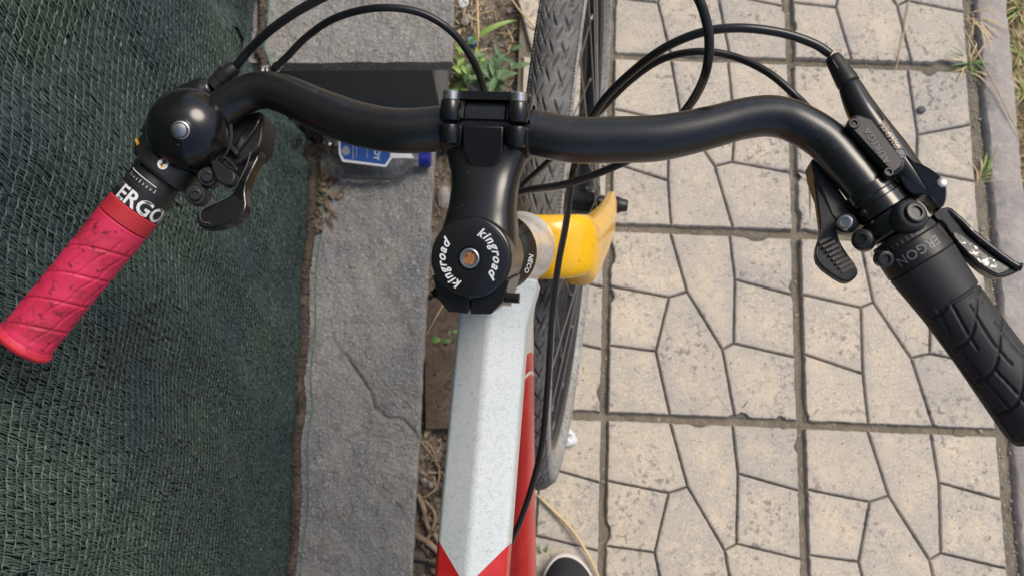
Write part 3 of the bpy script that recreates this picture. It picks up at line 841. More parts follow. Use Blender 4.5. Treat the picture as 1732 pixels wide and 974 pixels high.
# gusset: rounded cream flank that blends the top tube into the head tube
dl = []
DTA = SP(0, -.006, -.166 + HZ); DTB = np.array([0, -.665, .285])
dd = nrm(DTB - DTA); up_ = nrm(np.cross(E1, dd))
for t, a, b in ((0, .0170, .020), (.06, .0165, .022), (.2, .0160, .024), (.45, .0165, .024), (np.linalg.norm(DTB - DTA), .018, .022)):
    dl.append([DTA + dd * t + E1 * FU * .7 * min(1, t / .05) + E1 * a * math.copysign(abs(math.cos(q)) ** .72, math.cos(q)) + up_ * b * math.copysign(abs(math.sin(q)) ** .72, math.sin(q)) for q in np.linspace(0, 2 * np.pi, 32, endpoint=False)])
loft('down_tube', dl, M['dt'], bike, angle=60)
ST0, ST1 = np.array([0, -.665, .285]), np.array([0, -.765, .80])
tube('seat_tube', [ST0, ST1], .0165, M['tt'], bike, seg=28)
tube('seatpost', [ST1 - (ST1 - ST0) * .05, ST1 + nrm(ST1 - ST0) * .10], .0136, M['bar'], bike, seg=24)
sc_ = ST1 + nrm(ST1 - ST0) * .115
sad = []
for w, a, b in ((.155, .006, .006), (.15, .016, .012), (.09, .021, .016), (.02, .032, .018), (-.05, .062, .020), (-.10, .070, .019), (-.125, .060, .014), (-.13, .03, .006)):
    sad.append([sc_ + np.array([a * math.cos(q), w, .018 + b * math.sin(q)]) for q in np.linspace(0, 2 * np.pi, 24, endpoint=False)])
loft('saddle', sad, M['plast'], bike, angle=60)
RH = np.array([0, -1.07, WR])
for s in (-1, 1):
    tube('seat_stay', [ST1 + np.array([s * .016, .0, -.06]), RH + np.array([s * .062, 0, 0])], [.0085, .0075], M['dt'], bike, seg=16)
    tube('chain_stay', [ST0 + np.array([s * .03, -.02, 0]), RH + np.array([s * .062, 0, 0])], [.011, .008], M['dt'], bike, seg=16)
lathe('bottom_bracket', ST0 - E1 * .036, E1, cyl_prof(.072, .021), M['darksteel'], bike, seg=32)
def crank(s):
    mb = MB()
    a = ST0 + E1 * s * .055
    d = np.array([0, math.cos(.9) * s, math.sin(.9) * s])
    mb.add(*tube_vf([a - d * .01, a + d * .165], [.012, .009], 14))
    mb.add(*lathe_vf(ST0 + E1 * s * .030, E1 * s, cyl_prof(.030, .012), 20))
    c = mb.build('crank', M['darksteel'], bike)
    mb = MB(); V, Fc = box_vf(a + d * .165 + E1 * s * .055, (.045, .038, .010)); mb.add(V, Fc)
    mb.add(*tube_vf([a + d * .165, a + d * .165 + E1 * s * .03], .006, 12))
    mb.build('pedal', M['plast'], c, bevel=.003)
crank(1); crank(-1)
cr = lathe('chainring', ST0 + E1 * .040, E1, [(0, .078), (.003, .078), (.003, .055), (0, .055), (0, .078)], M['darksteel'], bike, seg=48)

# ---- fork
FK = MB()
crn = SP(0, 0, -.203 + HZ)
secs = []
# right-to-left sweep: dropout, blade, crown, blade, dropout as one yellow piece
FO = .002
def rect(c, ax, fa, ha, hb, e=.62, m=28):
    return [c + fa * hb * math.copysign(abs(math.cos(q)) ** e, math.cos(q)) + ax * ha * math.copysign(abs(math.sin(q)) ** e, math.sin(q)) for q in np.linspace(0, 2 * np.pi, m, endpoint=False)]
W_ = np.array([0, 1.0, 0]); 
def fork_secs(s):
    L = []
    tip = np.array([s * .0515, .004, WR + .0])
    top = crn + np.array([s * .0415, .004, -.034])
    dirb = nrm(tip - top)
    nb = nrm(np.cross(E1, dirb))
    for t, hw, hf in ((1.0, .0055, .010), (.93, .0064, .012), (.75, .0085, .0150), (.5, .0105, .0185), (.25, .0125, .0220), (.08, .0142, .0242), (0.0, .0150, .0248)):
        c = top + (tip - top) * t + E1 * s * .007 * math.sin(math.pi * t)
        L.append(rect(c, E1 * -s if False else E1 * s, nb if nb[1] > 0 else -nb, hw, hf))
    # bend over the shoulder into the crown
    f2 = E2
    for a in (18, 36, 54, 72):
        r_ = math.radians(a)
        out = nrm(E1 * s * math.cos(r_) + E3 * math.sin(r_))
        c = crn + np.array([s * .0415, 0.003 * (1 - a / 90), 0]) - E3 * .034 + (E3 * .0305 * math.sin(r_) - E1 * s * .0260 * (1 - math.cos(r_)))
        L.append(rect(c, out, f2, .0150, .0248 + .0004 * a / 90))
    L.append(rect(crn + E1 * s * .0125 - E3 * .0035, E3, f2, .0150, .0250))
    return L
right = fork_secs(1); left = fork_secs(-1)
secs = right + [rect(crn - E3 * .0035, E3, E2, .0150, .0252)] + [s_ for s_ in left[::-1]]
loft('fork', secs, M['yellow'], bike, angle=70)
lathe('fork_race', SP(0, 0, -.1920 + HZ), E3, [(0, .0235), (.001, .0245), (.005, .0245), (.0065, .023)], M['darksteel'], bike, seg=48)

# ---- wheels
def make_wheel(name, c, hub_w=.100, detail=True, tilt=0.0, steer=0.0):
    w = part_empty(name, bike)
    w.location = c
    w.rotation_euler = (0, tilt, steer)
    R, rt = WR, .0215
    rc = R - rt
    nt_ = 1800 if detail else 200
    th = np.linspace(0, 2 * np.pi, nt_, endpoint=False)
    ph = np.r_[np.linspace(-2.55, -1.2, 9)[:-1], np.linspace(-1.2, 1.2, 88), np.linspace(1.2, 2.55, 9)[1:]] if detail else np.linspace(-2.55, 2.55, 20)
    nph = len(ph)
    TH, PH = np.meshgrid(th, ph, indexing='ij')
    r = np.full_like(TH, rt)
    if detail:
        s = TH * R; a = PH * rt                     # along and across, metres
        per = 2 * np.pi * R / round(2 * np.pi * R / .0265)
        g = np.zeros_like(s)
        def groove(off, slope, a0, a1, wd, dep, sign):
            nonlocal g
            x = a * sign
            t = np.mod(s - off - slope * x + per / 2, per) - per / 2
            win = 1 / (1 + np.exp(-(x - a0) / .0004)) * 1 / (1 + np.exp((x - a1) / .0004))
            g = np.maximum(g, dep * 1.5 * win * np.clip(1.5 - np.abs(t) / wd, 0, 1))
        for sg in (-1, 1):
            o = 0 if sg > 0 else per / 2
            groove(o, 2.3, .0006, .0052, .0022, .0016, sg)
            groove(o + .009, -1.9, .0062, .0125, .0019, .0016, sg)
            groove(o + .017, 2.2, .0085, .0150, .0017, .0014, sg)
            groove(o + .004, 2.0, .0130, .0205, .0016, .0014, sg)
        bead = (np.abs(np.abs(a) - .0228) < .0013) * (.5 + .5 * np.sign(np.sin(s / .0017 * np.pi))) * .0011
        side = np.exp(-((np.abs(a) - .030) / .002) ** 2) * .0005
        r = r - g + bead + side
        r = np.where(np.abs(PH) > 2.2, rt * .98, r)
    X = r * np.sin(PH) * .97; RR = rc + r * np.cos(PH)
    V = np.stack([X, RR * np.sin(TH), RR * np.cos(TH)], -1).reshape(-1, 3)
    Fc = [(i * nph + j, i * nph + j + 1, ((i + 1) % nt_) * nph + j + 1, ((i + 1) % nt_) * nph + j) for i in range(nt_) for j in range(nph - 1)]
    ty = mesh('tyre', V, Fc, M['tyre'], w, angle=40)
    ty.data.materials.append(M['sidewall'])
    jj = np.tile(np.arange(nph - 1), nt_); mid = (ph[:-1] + ph[1:]) / 2
    ty.data.polygons.foreach_set('material_index', (np.abs(mid[jj]) > 1.22).astype(np.int32))
    def hoop(nm, prof, mt, seg=200):
        V = []; 
        for k in range(seg):
            a = 2 * math.pi * k / seg
            for x, rr in prof: V.append((x, rr * math.sin(a), rr * math.cos(a)))
        m = len(prof)
        Fc = [(k * m + i, k * m + (i + 1) % m, ((k + 1) % seg) * m + (i + 1) % m, ((k + 1) % seg) * m + i) for k in range(seg) for i in range(m)]
        return mesh(nm, V, Fc, mt, w, angle=35)
    r1 = R - .0375
    rim = hoop('rim', [(-.0118, r1 + .001), (-.0122, r1 - .0105), (-.0085, r1 - .0165), (0, r1 - .0185), (.0085, r1 - .0165), (.0122, r1 - .0105), (.0118, r1 + .001), (0, r1 - .004)], M['rim'])
    for s in (-1, 1):
        b = hoop('brake_track', [(s * .0121, r1 + .0015), (s * .0128, r1 + .001), (s * .0129, r1 - .0092), (s * .0122, r1 - .0098)], M['rim_side'])
    hubm = MB()
    hw = hub_w / 2
    hubm.add(*lathe_vf((-hw, 0, 0), (1, 0, 0), [(0, .008), (.004, .0095), (.012, .0105), (.0135, .0215), (.0165, .0215), (.019, .013), (hub_w / 2, .0115), (hub_w - .019, .013), (hub_w - .0165, .0215), (hub_w - .0135, .0215), (hub_w - .012, .0105), (hub_w - .004, .0095), (hub_w, .008)], 32))
    hubm.build('hub', M['black'], w, angle=30)
    for s in (-1, 1):
        lathe('axle_nut', (s * (hw + .006), 0, 0), (s, 0, 0), [(0, .0100), (.0015, .0105), (.006, .0100), (.0065, .0088), (.0145, .0072), (.016, .0060)], M['plast'], w, seg=24)
    n = 32
    for k in range(n):
        a = 2 * math.pi * k / n
        s = 1 if k % 2 == 0 else -1
        tw = (1 if (k // 2) % 2 == 0 else -1) * math.radians(62)
        p0 = np.array([s * .0352, .0195 * math.sin(a + tw), .0195 * math.cos(a + tw)])
        p1 = np.array([s * .0030, (r1 - .017) * math.sin(a), (r1 - .017) * math.cos(a)])
        tube('spoke', [p0, p1], .00105, M['alu'] if k % 3 else M['alu'], w, seg=6)
        if detail:
            d = nrm(p0 - p1); tube('spoke_nipple', [p1 - d * .001, p1 + d * .010], .0021, M['rim_side'], w, seg=8)
    return w
make_wheel('front_wheel', (.0015, 0, WR), tilt=math.radians(.8), steer=math.radians(-2.2))
make_wheel('rear_wheel', (0, -1.07, WR), .118, False)

# ---- cables
def cable(name, pts, r, mt=None, parent=None, k=12):
    return tube(name, catmull([B(u, v, n) for u, v, n in pts], k), r, mt or M['cable'], parent or bike, seg=14, angle=180)
# left brake hose: loops out in front and comes back under the right of the bar
cable('brake_hose', [(400, 112, .915), (425, 82, .922), (470, 42, .935), (545, -3, .945), (700, -70, .955), (900, -105, .965), (1080, -80, .965), (1165, -25, .957), (1196, 42, .945), (1197, 108, .93), (1178, 160, .905), (1140, 210, .875),
                     (1090, 255, .845), (1040, 282, .83), (960, 311, .815), (880, 325, .80), (830, 350, .77), (838, 420, .72), (850, 520, .66)], .0026)
# left gear cable
cable('gear_cable', [(462, 118, .905), (485, 97, .908), (520, 62, .915), (570, 30, .925), (640, 14, .93), (710, 22, .925), (765, 55, .915), (800, 103, .90), (818, 150, .88), (825, 190, .855), (835, 250, .82), (850, 330, .78), (860, 400, .74)], .0022)
# right brake hose, runs down to the frame and back along it
cable('brake_hose', [(1404, 92, .915), (1375, 74, .918), (1320, 56, .922), (1250, 48, .925), (1185, 56, .922), (1120, 84, .91), (1060, 130, .89), (1015, 178, .87), (985, 235, .84), (968, 300, .81), (957, 380, .775), (944, 450, .74), (933, 540, .715),
                     (927, 640, .695), (918, 740, .672), (903, 810, .655), (882, 875, .635), (862, 922, .617), (846, 985, .60)], .0025)
# right gear cable
cable('gear_cable', [(1372, 190, .895), (1350, 167, .898), (1300, 124, .90), (1240, 96, .90), (1180, 88, .90), (1120, 101, .89), (1065, 138, .875), (1015, 188, .855), (965, 238, .83), (924, 277, .80), (880, 320, .77), (858, 370, .73), (855, 450, .68)], .0022)

# ---- grips
def sleeve_frame(d):
    d = nrm(d); up = nrm(np.array([0, 0, 1.0]) - d * d[2]); return d, up, np.cross(d, up)
def grip_mesh(name, p0, d, prof, mt, parent, gfun=None, seg=128, nt_=150, angle=180):
    d, up, sd_ = sleeve_frame(d)
    ts = [t for t, _ in prof]; rs = [r for _, r in prof]
    T = np.unique(np.r_[np.linspace(ts[0], ts[-1], nt_), ts]); Rr = np.interp(T, ts, rs)
    a = np.linspace(0, 2 * np.pi, seg, endpoint=False)
    TT, AA = np.meshgrid(T, a, indexing='ij')
    RR = np.repeat(Rr[:, None], seg, 1)
    if gfun is not None: RR = RR - gfun(TT, AA)
    V = (np.array(p0) + TT[..., None] * d + RR[..., None] * (np.cos(AA)[..., None] * up + np.sin(AA)[..., None] * sd_)).reshape(-1, 3)
    return mesh(name, V, ringfaces(len(T), seg), mt, parent, angle=angle)
def gl(x, w): return np.clip(1.3 - np.abs(x) / w, 0, 1)
def wrap(x, p): return np.mod(x + p / 2, p) - p / 2
def red_grooves(t, a):
    aa = wrap(a, 2 * np.pi)
    r = .016
    win = (1 / (1 + np.exp(-(t - .010) / .0006))) / (1 + np.exp((t - .088) / .0006))
    tr = wrap(t - .0055 * np.sin(aa * 1.0 + .6) - .0045 * aa - .012, .0192)
    lo = wrap(aa * r - .30 * t - .0006 * np.sin(t * 330), .0098)
    g = np.maximum(.0009 * gl(tr, .0009), .0008 * gl(lo, .0006))
    puff = .00035 * (np.cos(tr / .0192 * 2 * np.pi) * .5)
    return (g - puff) * win
def wrap_text(name, s, size, p0, d, t0, a0, r, parent, mt, shear=0, bold=.02, sp=1.0, flip=1, along=False):
    d, up, sd_ = sleeve_frame(d)
    V, Fc = text2d(s, size, shear, size * bold, sp)
    out = []
    for x, y, _ in V:
        if along: t = t0 + x * flip; a = a0 + y * flip / r
        else: t = t0 + y * flip; a = a0 + x * flip / r
        out.append(np.array(p0) + d * t + (up * math.cos(a) + sd_ * math.sin(a)) * r)
    return mesh(name, out, Fc, mt, parent, smooth=False)
k_ = np.linalg.norm(AXL1 - AXL0) / 245.0
def tl(y): return (583 - y) * k_                 # distance along the left grip axis of a photo row
gL = grip_mesh('grip', AXL0 - DL * .002, DL, [(0, .0120), (.0008, .0166), (.003, .0174), (.0055, .0172), (.0070, .0163), (.012, .0160), (.05, .0158), (.085, .0161), (tl(377) + .002, .0163)], M['red_grip'], bike, red_grooves)
gL['label'] = 'red quilted rubber grip'
grip_mesh('end_flange', AXL0 - DL * .0024, DL, [(0, .0100), (.0002, .0146), (.0014, .0170), (.0032, .0180), (.0050, .0178), (.0058, .0168)], M['red_end'], gL, None, 64, 12)
grip_mesh('grip_lip', AXL0, DL, [(tl(377) + .0005, .0150), (tl(377) + .001, .0164), (tl(352) - .001, .0161), (tl(352), .0150)], M['red_lip'], gL, None, 96, 10, 30)
bandL = grip_mesh('grip_clamp', AXL0, DL, [(tl(352), .0145), (tl(352) + .0006, .0156), (tl(321) - .0012, .0156), (tl(321) - .0006, .0150), (tl(321) + .0012, .0150), (tl(312), .0146), (tl(300), .0138)], M['plast'], gL, None, 96, 10, 30)
wrap_text('lettering', 'ERGON', .0130, AXL0, DL, tl(342), 1.08, .0158, bandL, M['white_ink'], 0, .022, 1.0)
wrap_text('lettering', 'GET', .0052, AXL0, DL, tl(335), -.62, .0158, bandL, M['grey_ink'], 0, .012, 1.0)
d_, u_, s_ = sleeve_frame(DL)
tk = MB()
for i in range(9):
    a = .80 - i * .17
    q0 = AXL0 + DL * (tl(321) + .0002); rr = .01525
    for da, t0, t1 in ((.012, 0, .0022 if i % 4 == 0 else .0014),):
        V = [q0 + DL * (.0008 + tt) + (u_ * math.cos(a + e) + s_ * math.sin(a + e)) * (rr - .0001 * (tt > 0)) for tt, e in ((t0, -da), (t0, da), (t1, da), (t1, -da))]
        tk.add(V, [(0, 1, 2, 3)])
tk.build('scale_marks', M['white_ink'], bandL, smooth=False)
arc = [AXL0 + DL * (tl(312) + .0006) + (u_ * math.cos(a) + s_ * math.sin(a)) * .0150 for a in np.linspace(.75, -1.1, 24)]
tube('scale_line', arc, .00028, M['white_ink'], bandL, seg=6)

kr = np.linalg.norm(np.array(barR[-1]) - np.array(barR[-3])) / math.hypot(198, 271)
LR = np.linalg.norm(AXR1 - AXR0)
def tr(u, v): return LR - ((u - 1552) * 198 + (v - 435) * 271) / math.hypot(198, 271) * kr    # distance from the outer end of the right grip
def blk_grooves(t, a):
    aa = wrap(a, 2 * np.pi); r = .0165
    L = LR
    win = (1 / (1 + np.exp(-(t - .008) / .0006))) / (1 + np.exp((t - (L - .026)) / .0006))
    g = np.zeros_like(t)
    for k in range(-6, 7):
        g = np.maximum(g, .0011 * gl(aa * r - .0078 * k - .0016 * np.sin(t * 90), .00075) * (np.sin(t * 140 + k * 1.9) > -.75))
    for k in range(6):
        c = .012 + k * .0185
        g = np.maximum(g, .0012 * gl(t - c - .0085 * np.tanh(aa * 1.6) - .002 * np.sin(aa * 2), .0009) * (np.abs(aa) < 1.25))
    for k in range(7):       # fine ribs at the inner end of each panel
        g = np.maximum(g, .0004 * gl(aa * r - .0011 * k - .002, .0003) * (t > L - .040) * (t < L - .029))
    border = .0012 * gl(t - (L - .027), .0008) * (aa > -.9)
    return np.maximum(g * win, border)
gR = grip_mesh('grip', AXR0, DR, [(0, .008), (.0006, .0130), (.0020, .0152), (.005, .0163), (.012, .0165), (.05, .0156), (LR - .03, .0158), (LR - .016, .0168), (LR - .004, .0178), (LR - .003, .0172)], M['blk_grip'], bike, blk_grooves, 160, 200)
gR['label'] = 'black ribbed rubber grip'
bandR = grip_mesh('grip_clamp', AXR0, DR, [(LR - .0032, .0168), (LR - .0026, .0179), (LR + .0085, .0176), (LR + .0095, .0167), (LR + .0125, .0163), (LR + .0150, .0155)], M['plast'], gR, None, 96, 12, 30)
wrap_text('lettering', 'ERGON', .0068, AXR0, DR, LR + .0032, -.28, .01795, bandR, M['grey_ink'], 0, .01, 1.05, flip=-1)
d_, u_, s_ = sleeve_frame(DR)
tk = MB()
for i in range(9):
    a = .3 - i * .16
    V = [AXR0 + DR * (LR + .0098 + tt) + (u_ * math.cos(a + e) + s_ * math.sin(a + e)) * .0168 for tt, e in ((0, -.010), (0, .010), (.0022, .010), (.0022, -.010))]
    tk.add(V, [(0, 1, 2, 3)])
tk.build('scale_marks', M['grey_ink'], bandR, smooth=False)
def bolt_px(name, u, v, n, d, r, L, mt, parent, sock=None):
    p = B(u, v, n); d = nrm(d)
    o = lathe(name, p - d * L, d, [(0, r), (L - .0008, r), (L - .0002, r * .93), (L, r * .82), (L, r * .56), (L - .0012, r * .52)], mt, parent, seg=28, angle=25)
    lathe('hex_socket', p - d * .0016, d, [(0, r * .5), (.0002, r * .5)], sock or M['plast'], parent, seg=6, angle=10) if False else None
    return o
UPV = nrm(RB.T @ (CC - OB - RB @ np.array([0.2, -.2, .9])))
bolt_px('bolt', 1499, 439, NB + .012, [.15, -.35, 1], .0042, .006, M['darksteel'], gR)

# ---- right brake lever and its clamp
br = part_empty('brake_lever', bike); br['label'] = 'hydraulic brake lever with worn black blade'
ang = nrm(DR)
CR0 = np.array(barR[-4]); dBR = nrm(np.array(barR[-3]) - CR0)
grip_mesh('clamp_ring', CR0, dBR, [(-.004, .0112), (-.0035, .0128), (.0015, .0133), (.0022, .0128), (.0050, .0130), (.0056, .0138), (.0118, .0140), (.0124, .0120)], M['black'], br, None, 64, 24, 30)
grip_mesh('clamp_ring', CR0, dBR, [(.0125, .0120), (.0130, .0146), (.0140, .0150), (.0225, .0152), (.0235, .0146), (.0245, .0120)], M['black'], br, None, 64, 24, 30)
NT = NB + .012
def pz(l, ox=1330, oy=60, k=2.214): return [(ox + x / k, oy + y / k) for x, y in l]
# hose boot and cylinder
q0, q1, q2, q3, q4 = B(1408, 97, NB + .004), B(1436, 143, NB + .004), B(1462, 195, NB + .003), B(1516, 272, NB + .001), B(1560, 330, NB - .002)
tube('hose_boot', catmull([q0, (q0 + q1) / 2, q1], 6), np.interp(np.linspace(0, 1, 13), [0, .05, .9, 1], [.0040, .0044, .0060, .0058]), M['plast'], br, seg=28, angle=180)
for s in (-1, 0, 1):
    c = (q0 * .75 + q1 * .25) + np.array([s * .003, 0, .0040]); tube('boot_slot', [c, c + (q1 - q0) * .32], .0006, M['cable'], br, seg=6)
path = catmull([q1 - (q1 - q0) * .02, q2, q3, q4], 10)
tube('master_cylinder', path, np.interp(np.linspace(0, 1, len(path)), [0, .06, .3, .6, 1], [.0056, .0062, .0078, .0092, .0085]), M['black'], br, seg=32, angle=180)
res = slab('reservoir', pz([(228, 318), (262, 288), (330, 305), (458, 468), (448, 500), (398, 532), (378, 512), (232, 355)]), NB + .0100, .014, M['black'], br, bevel=.0022, it=0, seg=3)
slab('reservoir_cover', pz([(240, 322), (268, 298), (320, 314), (440, 470), (432, 492), (398, 518), (384, 502), (244, 350)]), NB + .0122, .0025, M['plast'], res, bevel=.0007, it=0, seg=2)
bolt_px('bolt', 1445, 209, NB + .0132, [0, 0, 1], .0030, .004, M['darksteel'], res)
bolt_px('bolt', 1504, 291, NB + .0125, [0, 0, 1], .0026, .004, M['darksteel'], res)
def flat_text(name, s, size, u0, v0, u1, v1, n, mt, parent, shear=0, bold=.01, sp=1.0, off=0.0):
    """lettering centred between two photo positions and read from the first to the second"""
    a, b = B(u0, v0, n), B(u1, v1, n); c = (a + b) / 2; x = nrm(b - a); y = np.array([-x[1], x[0], 0])
    V, Fc = text2d(s, size, shear, size * bold, sp)
    return mesh(name, [c + x * p[0] + y * (p[1] + off) for p in V], Fc, mt, parent, smooth=False)
flat_text('lettering', 'AURIGA', .0050, 1500, 272, 1468, 222, NB + .0127, M['grey_ink'], res, 0, 0, 1.25)
plate = slab('lever_body', pz([(330, 262), (372, 318), (428, 405), (470, 468), (512, 486), (560, 512), (592, 545), (604, 575), (598, 630), (572, 655), (548, 612), (520, 590), (470, 596), (440, 560), (424, 530), (452, 488), (400, 400)]),
             [NB + .0108] * 5 + [NB + .006] * 6 + [NB + .007] * 6, .012, M['black'], br, bevel=.0022, it=1, seg=3)
flat_text('lettering', 'TEKTRO', .0046, 1492, 210, 1516, 246, NB + .0122, M['tan_ink'], plate, .3, .02, 1.0)
lathe('emblem', B(1522, 261, NB + .0105), (0, 0, 1), [(0, .0030), (.0012, .0030), (.0014, .0026), (.0010, .0022), (.0010, .0014), (.0014, .0012)], M['grey_ink'], plate, seg=24, angle=20)
lathe('pivot_pin', B(1592, 311, NB + .0050), (0, 0, 1), [(0, .0026), (.0016, .0026), (.002, .0020)], M['rim_side'], plate, seg=20)
# clamp bosses and bolts
for nm, u, v, n, r, L, m1, r2 in (('bolt', 1551, 358, NB + .0165, .0054, .009, M['darksteel'], .0088), ('bolt', 1429, 376, NB + .004, .0040, .008, M['steel'], .0054), ('bolt', 1458, 404, NB + .004, .0040, .008, M['darksteel'], .0058)):
    p = B(u, v, n)
    dd_ = nrm(np.array([.25, .1, 1.0])) if u > 1500 else nrm(np.array([-.35, -.2, 1.0]))
    lathe('clamp_boss', p - dd_ * (L + .006), dd_, [(0, r2 * .9), (.001, r2), (L, r2), (L + .002, r2 * .94), (L + .0035, r2 * .78)], M['plast'], br, seg=32, angle=60)
    bolt_px('bolt', u, v, n, dd_, r, L, m1, br)
# blade: curved spoon with a raised rim
bl = slab('lever_blade', pz([(548, 668), (575, 648), (616, 640), (645, 672), (690, 722), (770, 792), (850, 850), (886, 862), (884, 880), (800, 908), (768, 895), (730, 872), (655, 800), (610, 735), (590, 700), (560, 690)]),
          [NB + .002] * 4 + [NB - .001] * 4 + [NB - .001] * 8, .0075, M['black'], br, bevel=.0016, it=1, seg=3)
def worn_extra(H):
    f = H['ramp'](H['noise'](160, 8, .75), [(.575, (0, 0, 0)), (.64, (1, 1, 1))])
    nt = H['nt']; nt.links.new(H['mix'](f, (.012, .012, .013), (.50, .50, .51)), H['b'].inputs['Base Color'])
    nt.links.new(f, H['b'].inputs['Metallic'])
M['worn'] = mat('worn_black_alloy', (.012, .012, .013), .3, 0, [(300, .3, .0006)], extra=worn_extra)
slab('worn_pad', pz([(618, 740), (640, 735), (700, 780), (770, 838), (850, 866), (800, 896), (770, 884), (733, 860), (662, 795)]), NB - .0002, .001, M['worn'], bl, bevel=.0003, it=1)
rim_ = catmull([B(u, v, NB + .0008) for u, v in pz([(600, 650), (655, 696), (700, 742), (775, 802), (850, 856), (880, 868)])], 6)
tube('blade_rim', rim_, np.interp(np.linspace(0, 1, len(rim_)), [0, .1, .9, 1], [.0008, .0016, .0018, .0022]), M['worn'], bl, seg=12, angle=180)

# ---- right shifter
sh = part_empty('gear_shifter', bike)
slab('shifter_body', pz([(90, 450), (130, 470), (190, 560), (238, 632), (300, 640), (330, 690), (250, 720), (170, 690), (150, 640), (105, 530)]), NB - .008, .018, M['plast'], sh, bevel=.003, it=1)
pl = slab('shift_paddle', pz([(100, 500), (122, 520), (160, 610), (185, 690), (192, 750), (216, 800), (268, 868), (268, 900), (236, 924), (200, 916), (118, 856), (108, 806), (130, 740), (124, 690), (106, 560)]), [NB - .010] * 4 + [NB - .006] * 8 + [NB - .010] * 3, .0065, M['plast'], sh, bevel=.0022, it=1)
dots = MB()
for i in range(8):
    for j in range(5):
        z = np.array([140, 770]) + np.array([12.0, 15.5]) * i + np.array([9, -4.5]) * (j - 1.2)
        p = B(*pz([z])[0], NB - .0060)
        V, Fc = box_vf(p, (.00075, .00075, .00045), np.array([[.7, -.7, 0], [.7, .7, 0], [0, 0, 1]])); dots.add(V, Fc)
dots.build('thumb_texture', M['plast'], pl, smooth=False)

# ---- left lever group
def pl_(l): return pz(l, 200, 120, 3.479)
NL = NB - .014
shl = part_empty('gear_shifter', bike)
AX = lambda u, v: AXL0 + DL * tl(v)
ringL = grip_mesh('clamp_ring', AXL0, DL, [(tl(300) + .0008, .0128), (tl(300) + .0014, .0172), (tl(300) + .0030, .0178), (tl(262), .0178), (tl(262) + .001, .0170), (tl(262) + .0012, .0125)], M['plast'], shl, None, 72, 16, 30)
# round sticker on the clamp
d_, u_, s_ = sleeve_frame(DL)
def on_ring(t, a, r, x, y):      # small flat print wrapped on a ring
    aa = a - x / r; return AXL0 + DL * (t + y) + (u_ * math.cos(aa) + s_ * math.sin(aa)) * r
cs = [on_ring(tl(281), .42, .01795, .0030 * math.cos(q), .0030 * math.sin(q)) for q in np.linspace(0, 2 * np.pi, 28, endpoint=False)]
st = mesh('sticker', cs, [tuple(range(28))], M['white_ink'], shl, smooth=False)
mesh('sticker_mark', [on_ring(tl(281), .42, .0181, x, y) for x, y in ((-.0004, .0024), (.0012, .0016), (.0006, -.0002), (.0018, -.0008), (-.0002, -.0012), (-.0004, .0006), (-.0014, .0009))], [tuple(range(7))], M['plast'], st, smooth=False)
mesh('sticker_mark', [on_ring(tl(281), .42, .0181, x, y) for x, y in ((-.0016, -.0006), (-.0003, -.0002), (.0008, -.0014), (-.0006, -.0024))], [tuple(range(4))], M['orange'], st, smooth=False)
slab('shifter_body', pl_([(560, 330), (640, 280), (760, 250), (850, 232), (858, 300), (842, 440), (790, 480), (690, 560), (600, 560), (560, 480)]), NL - .006, .020, M['plast'], shl, bevel=.003, it=1)
slab('shifter_ridge', pl_([(655, 455), (675, 440), (806, 262), (838, 250), (826, 320), (730, 445), (690, 490)]), NL - .0035, .004, M['black'], shl, bevel=.0012, it=1)
slab('shifter_bracket', pl_([(622, 424), (640, 400), (705, 478), (690, 500)]), NL - .001, .004, M['plast'], shl, bevel=.0006, it=0)
pdl = slab('shift_paddle', pl_([(782, 455), (850, 440), (846, 480), (760, 650), (748, 730), (758, 800), (720, 870), (640, 908), (505, 935), (458, 898), (458, 845), (490, 800), (650, 738), (680, 690), (720, 600), (765, 510)]),
           [NL - .012] * 3 + [NL - .006] * 11 + [NL - .010] * 2, .008, M['black'], shl, bevel=.0024, it=1)
edge = catmull([B(u, v, NL - .0053) for u, v in pl_([(780, 480), (755, 560), (715, 640), (665, 725), (600, 765), (510, 805), (482, 838), (492, 885), (540, 898)])], 6)
tube('paddle_edge', edge, .00042, M['alu'], pdl, seg=6)
for u, v, r in ((350, 298, .0036), (330, 329, .0036)):
    dd_ = nrm(np.array([.35, -.25, 1.0]))
    p = B(u, v, NL + .004)
    lathe('clamp_boss', p - dd_ * .016, dd_, [(0, .0060), (.001, .0066), (.0125, .0062), (.0135, .0054)], M['plast'], shl, seg=28)
    bolt_px('bolt', u, v, NL + .004, dd_, r, .006, M['darksteel'], shl)
# barrel adjuster of the gear cable
c0, c1 = B(452, 128, .896), B(478, 103, .907)
lathe('barrel_adjuster', c0, c1 - c0, [(0, .0055), (.003, .0055), (.0035, .0042), (.006, .0040), (.0062, .0034), (.0075, .0036), (.008, .0032), (.010, .0034), (.0105, .0028), (.014, .0026)], M['rim_side'], shl, seg=24)
# left brake lever: body under the bell, nut and hose boot, blade reaching under the grip
bll = part_empty('brake_lever', bike); bll['label'] = 'black brake lever under the bell'
q0, q1, q2 = B(334, 160, NL - .002), B(372, 140, NL + .000), B(402, 110, .914)
p_ = catmull([B(258, 235, NL - .006), B(295, 185, NL - .003), B(335, 160, NL - .001), B(360, 150, NL)], 8)
tube('master_cylinder', p_, np.interp(np.linspace(0, 1, len(p_)), [0, .3, .8, 1], [.0085, .0100, .0085, .0060]), M['black'], bll, seg=28, angle=180)
lathe('hose_boot', B(362, 148, NL), B(404, 108, NL + .002) - B(362, 148, NL), [(0, .0056), (.006, .0056), (.0062, .0062), (.0125, .0064), (.0128, .0050), (.0165, .0046), (.019, .0036)], M['plast'], bll, seg=6 * 5)
slab('lever_body', pl_([(66, 480), (90, 420), (130, 360), (200, 300), (260, 330), (300, 480), (220, 540), (140, 520)]), NL - .002, .016, M['black'], bll, bevel=.003, it=1)
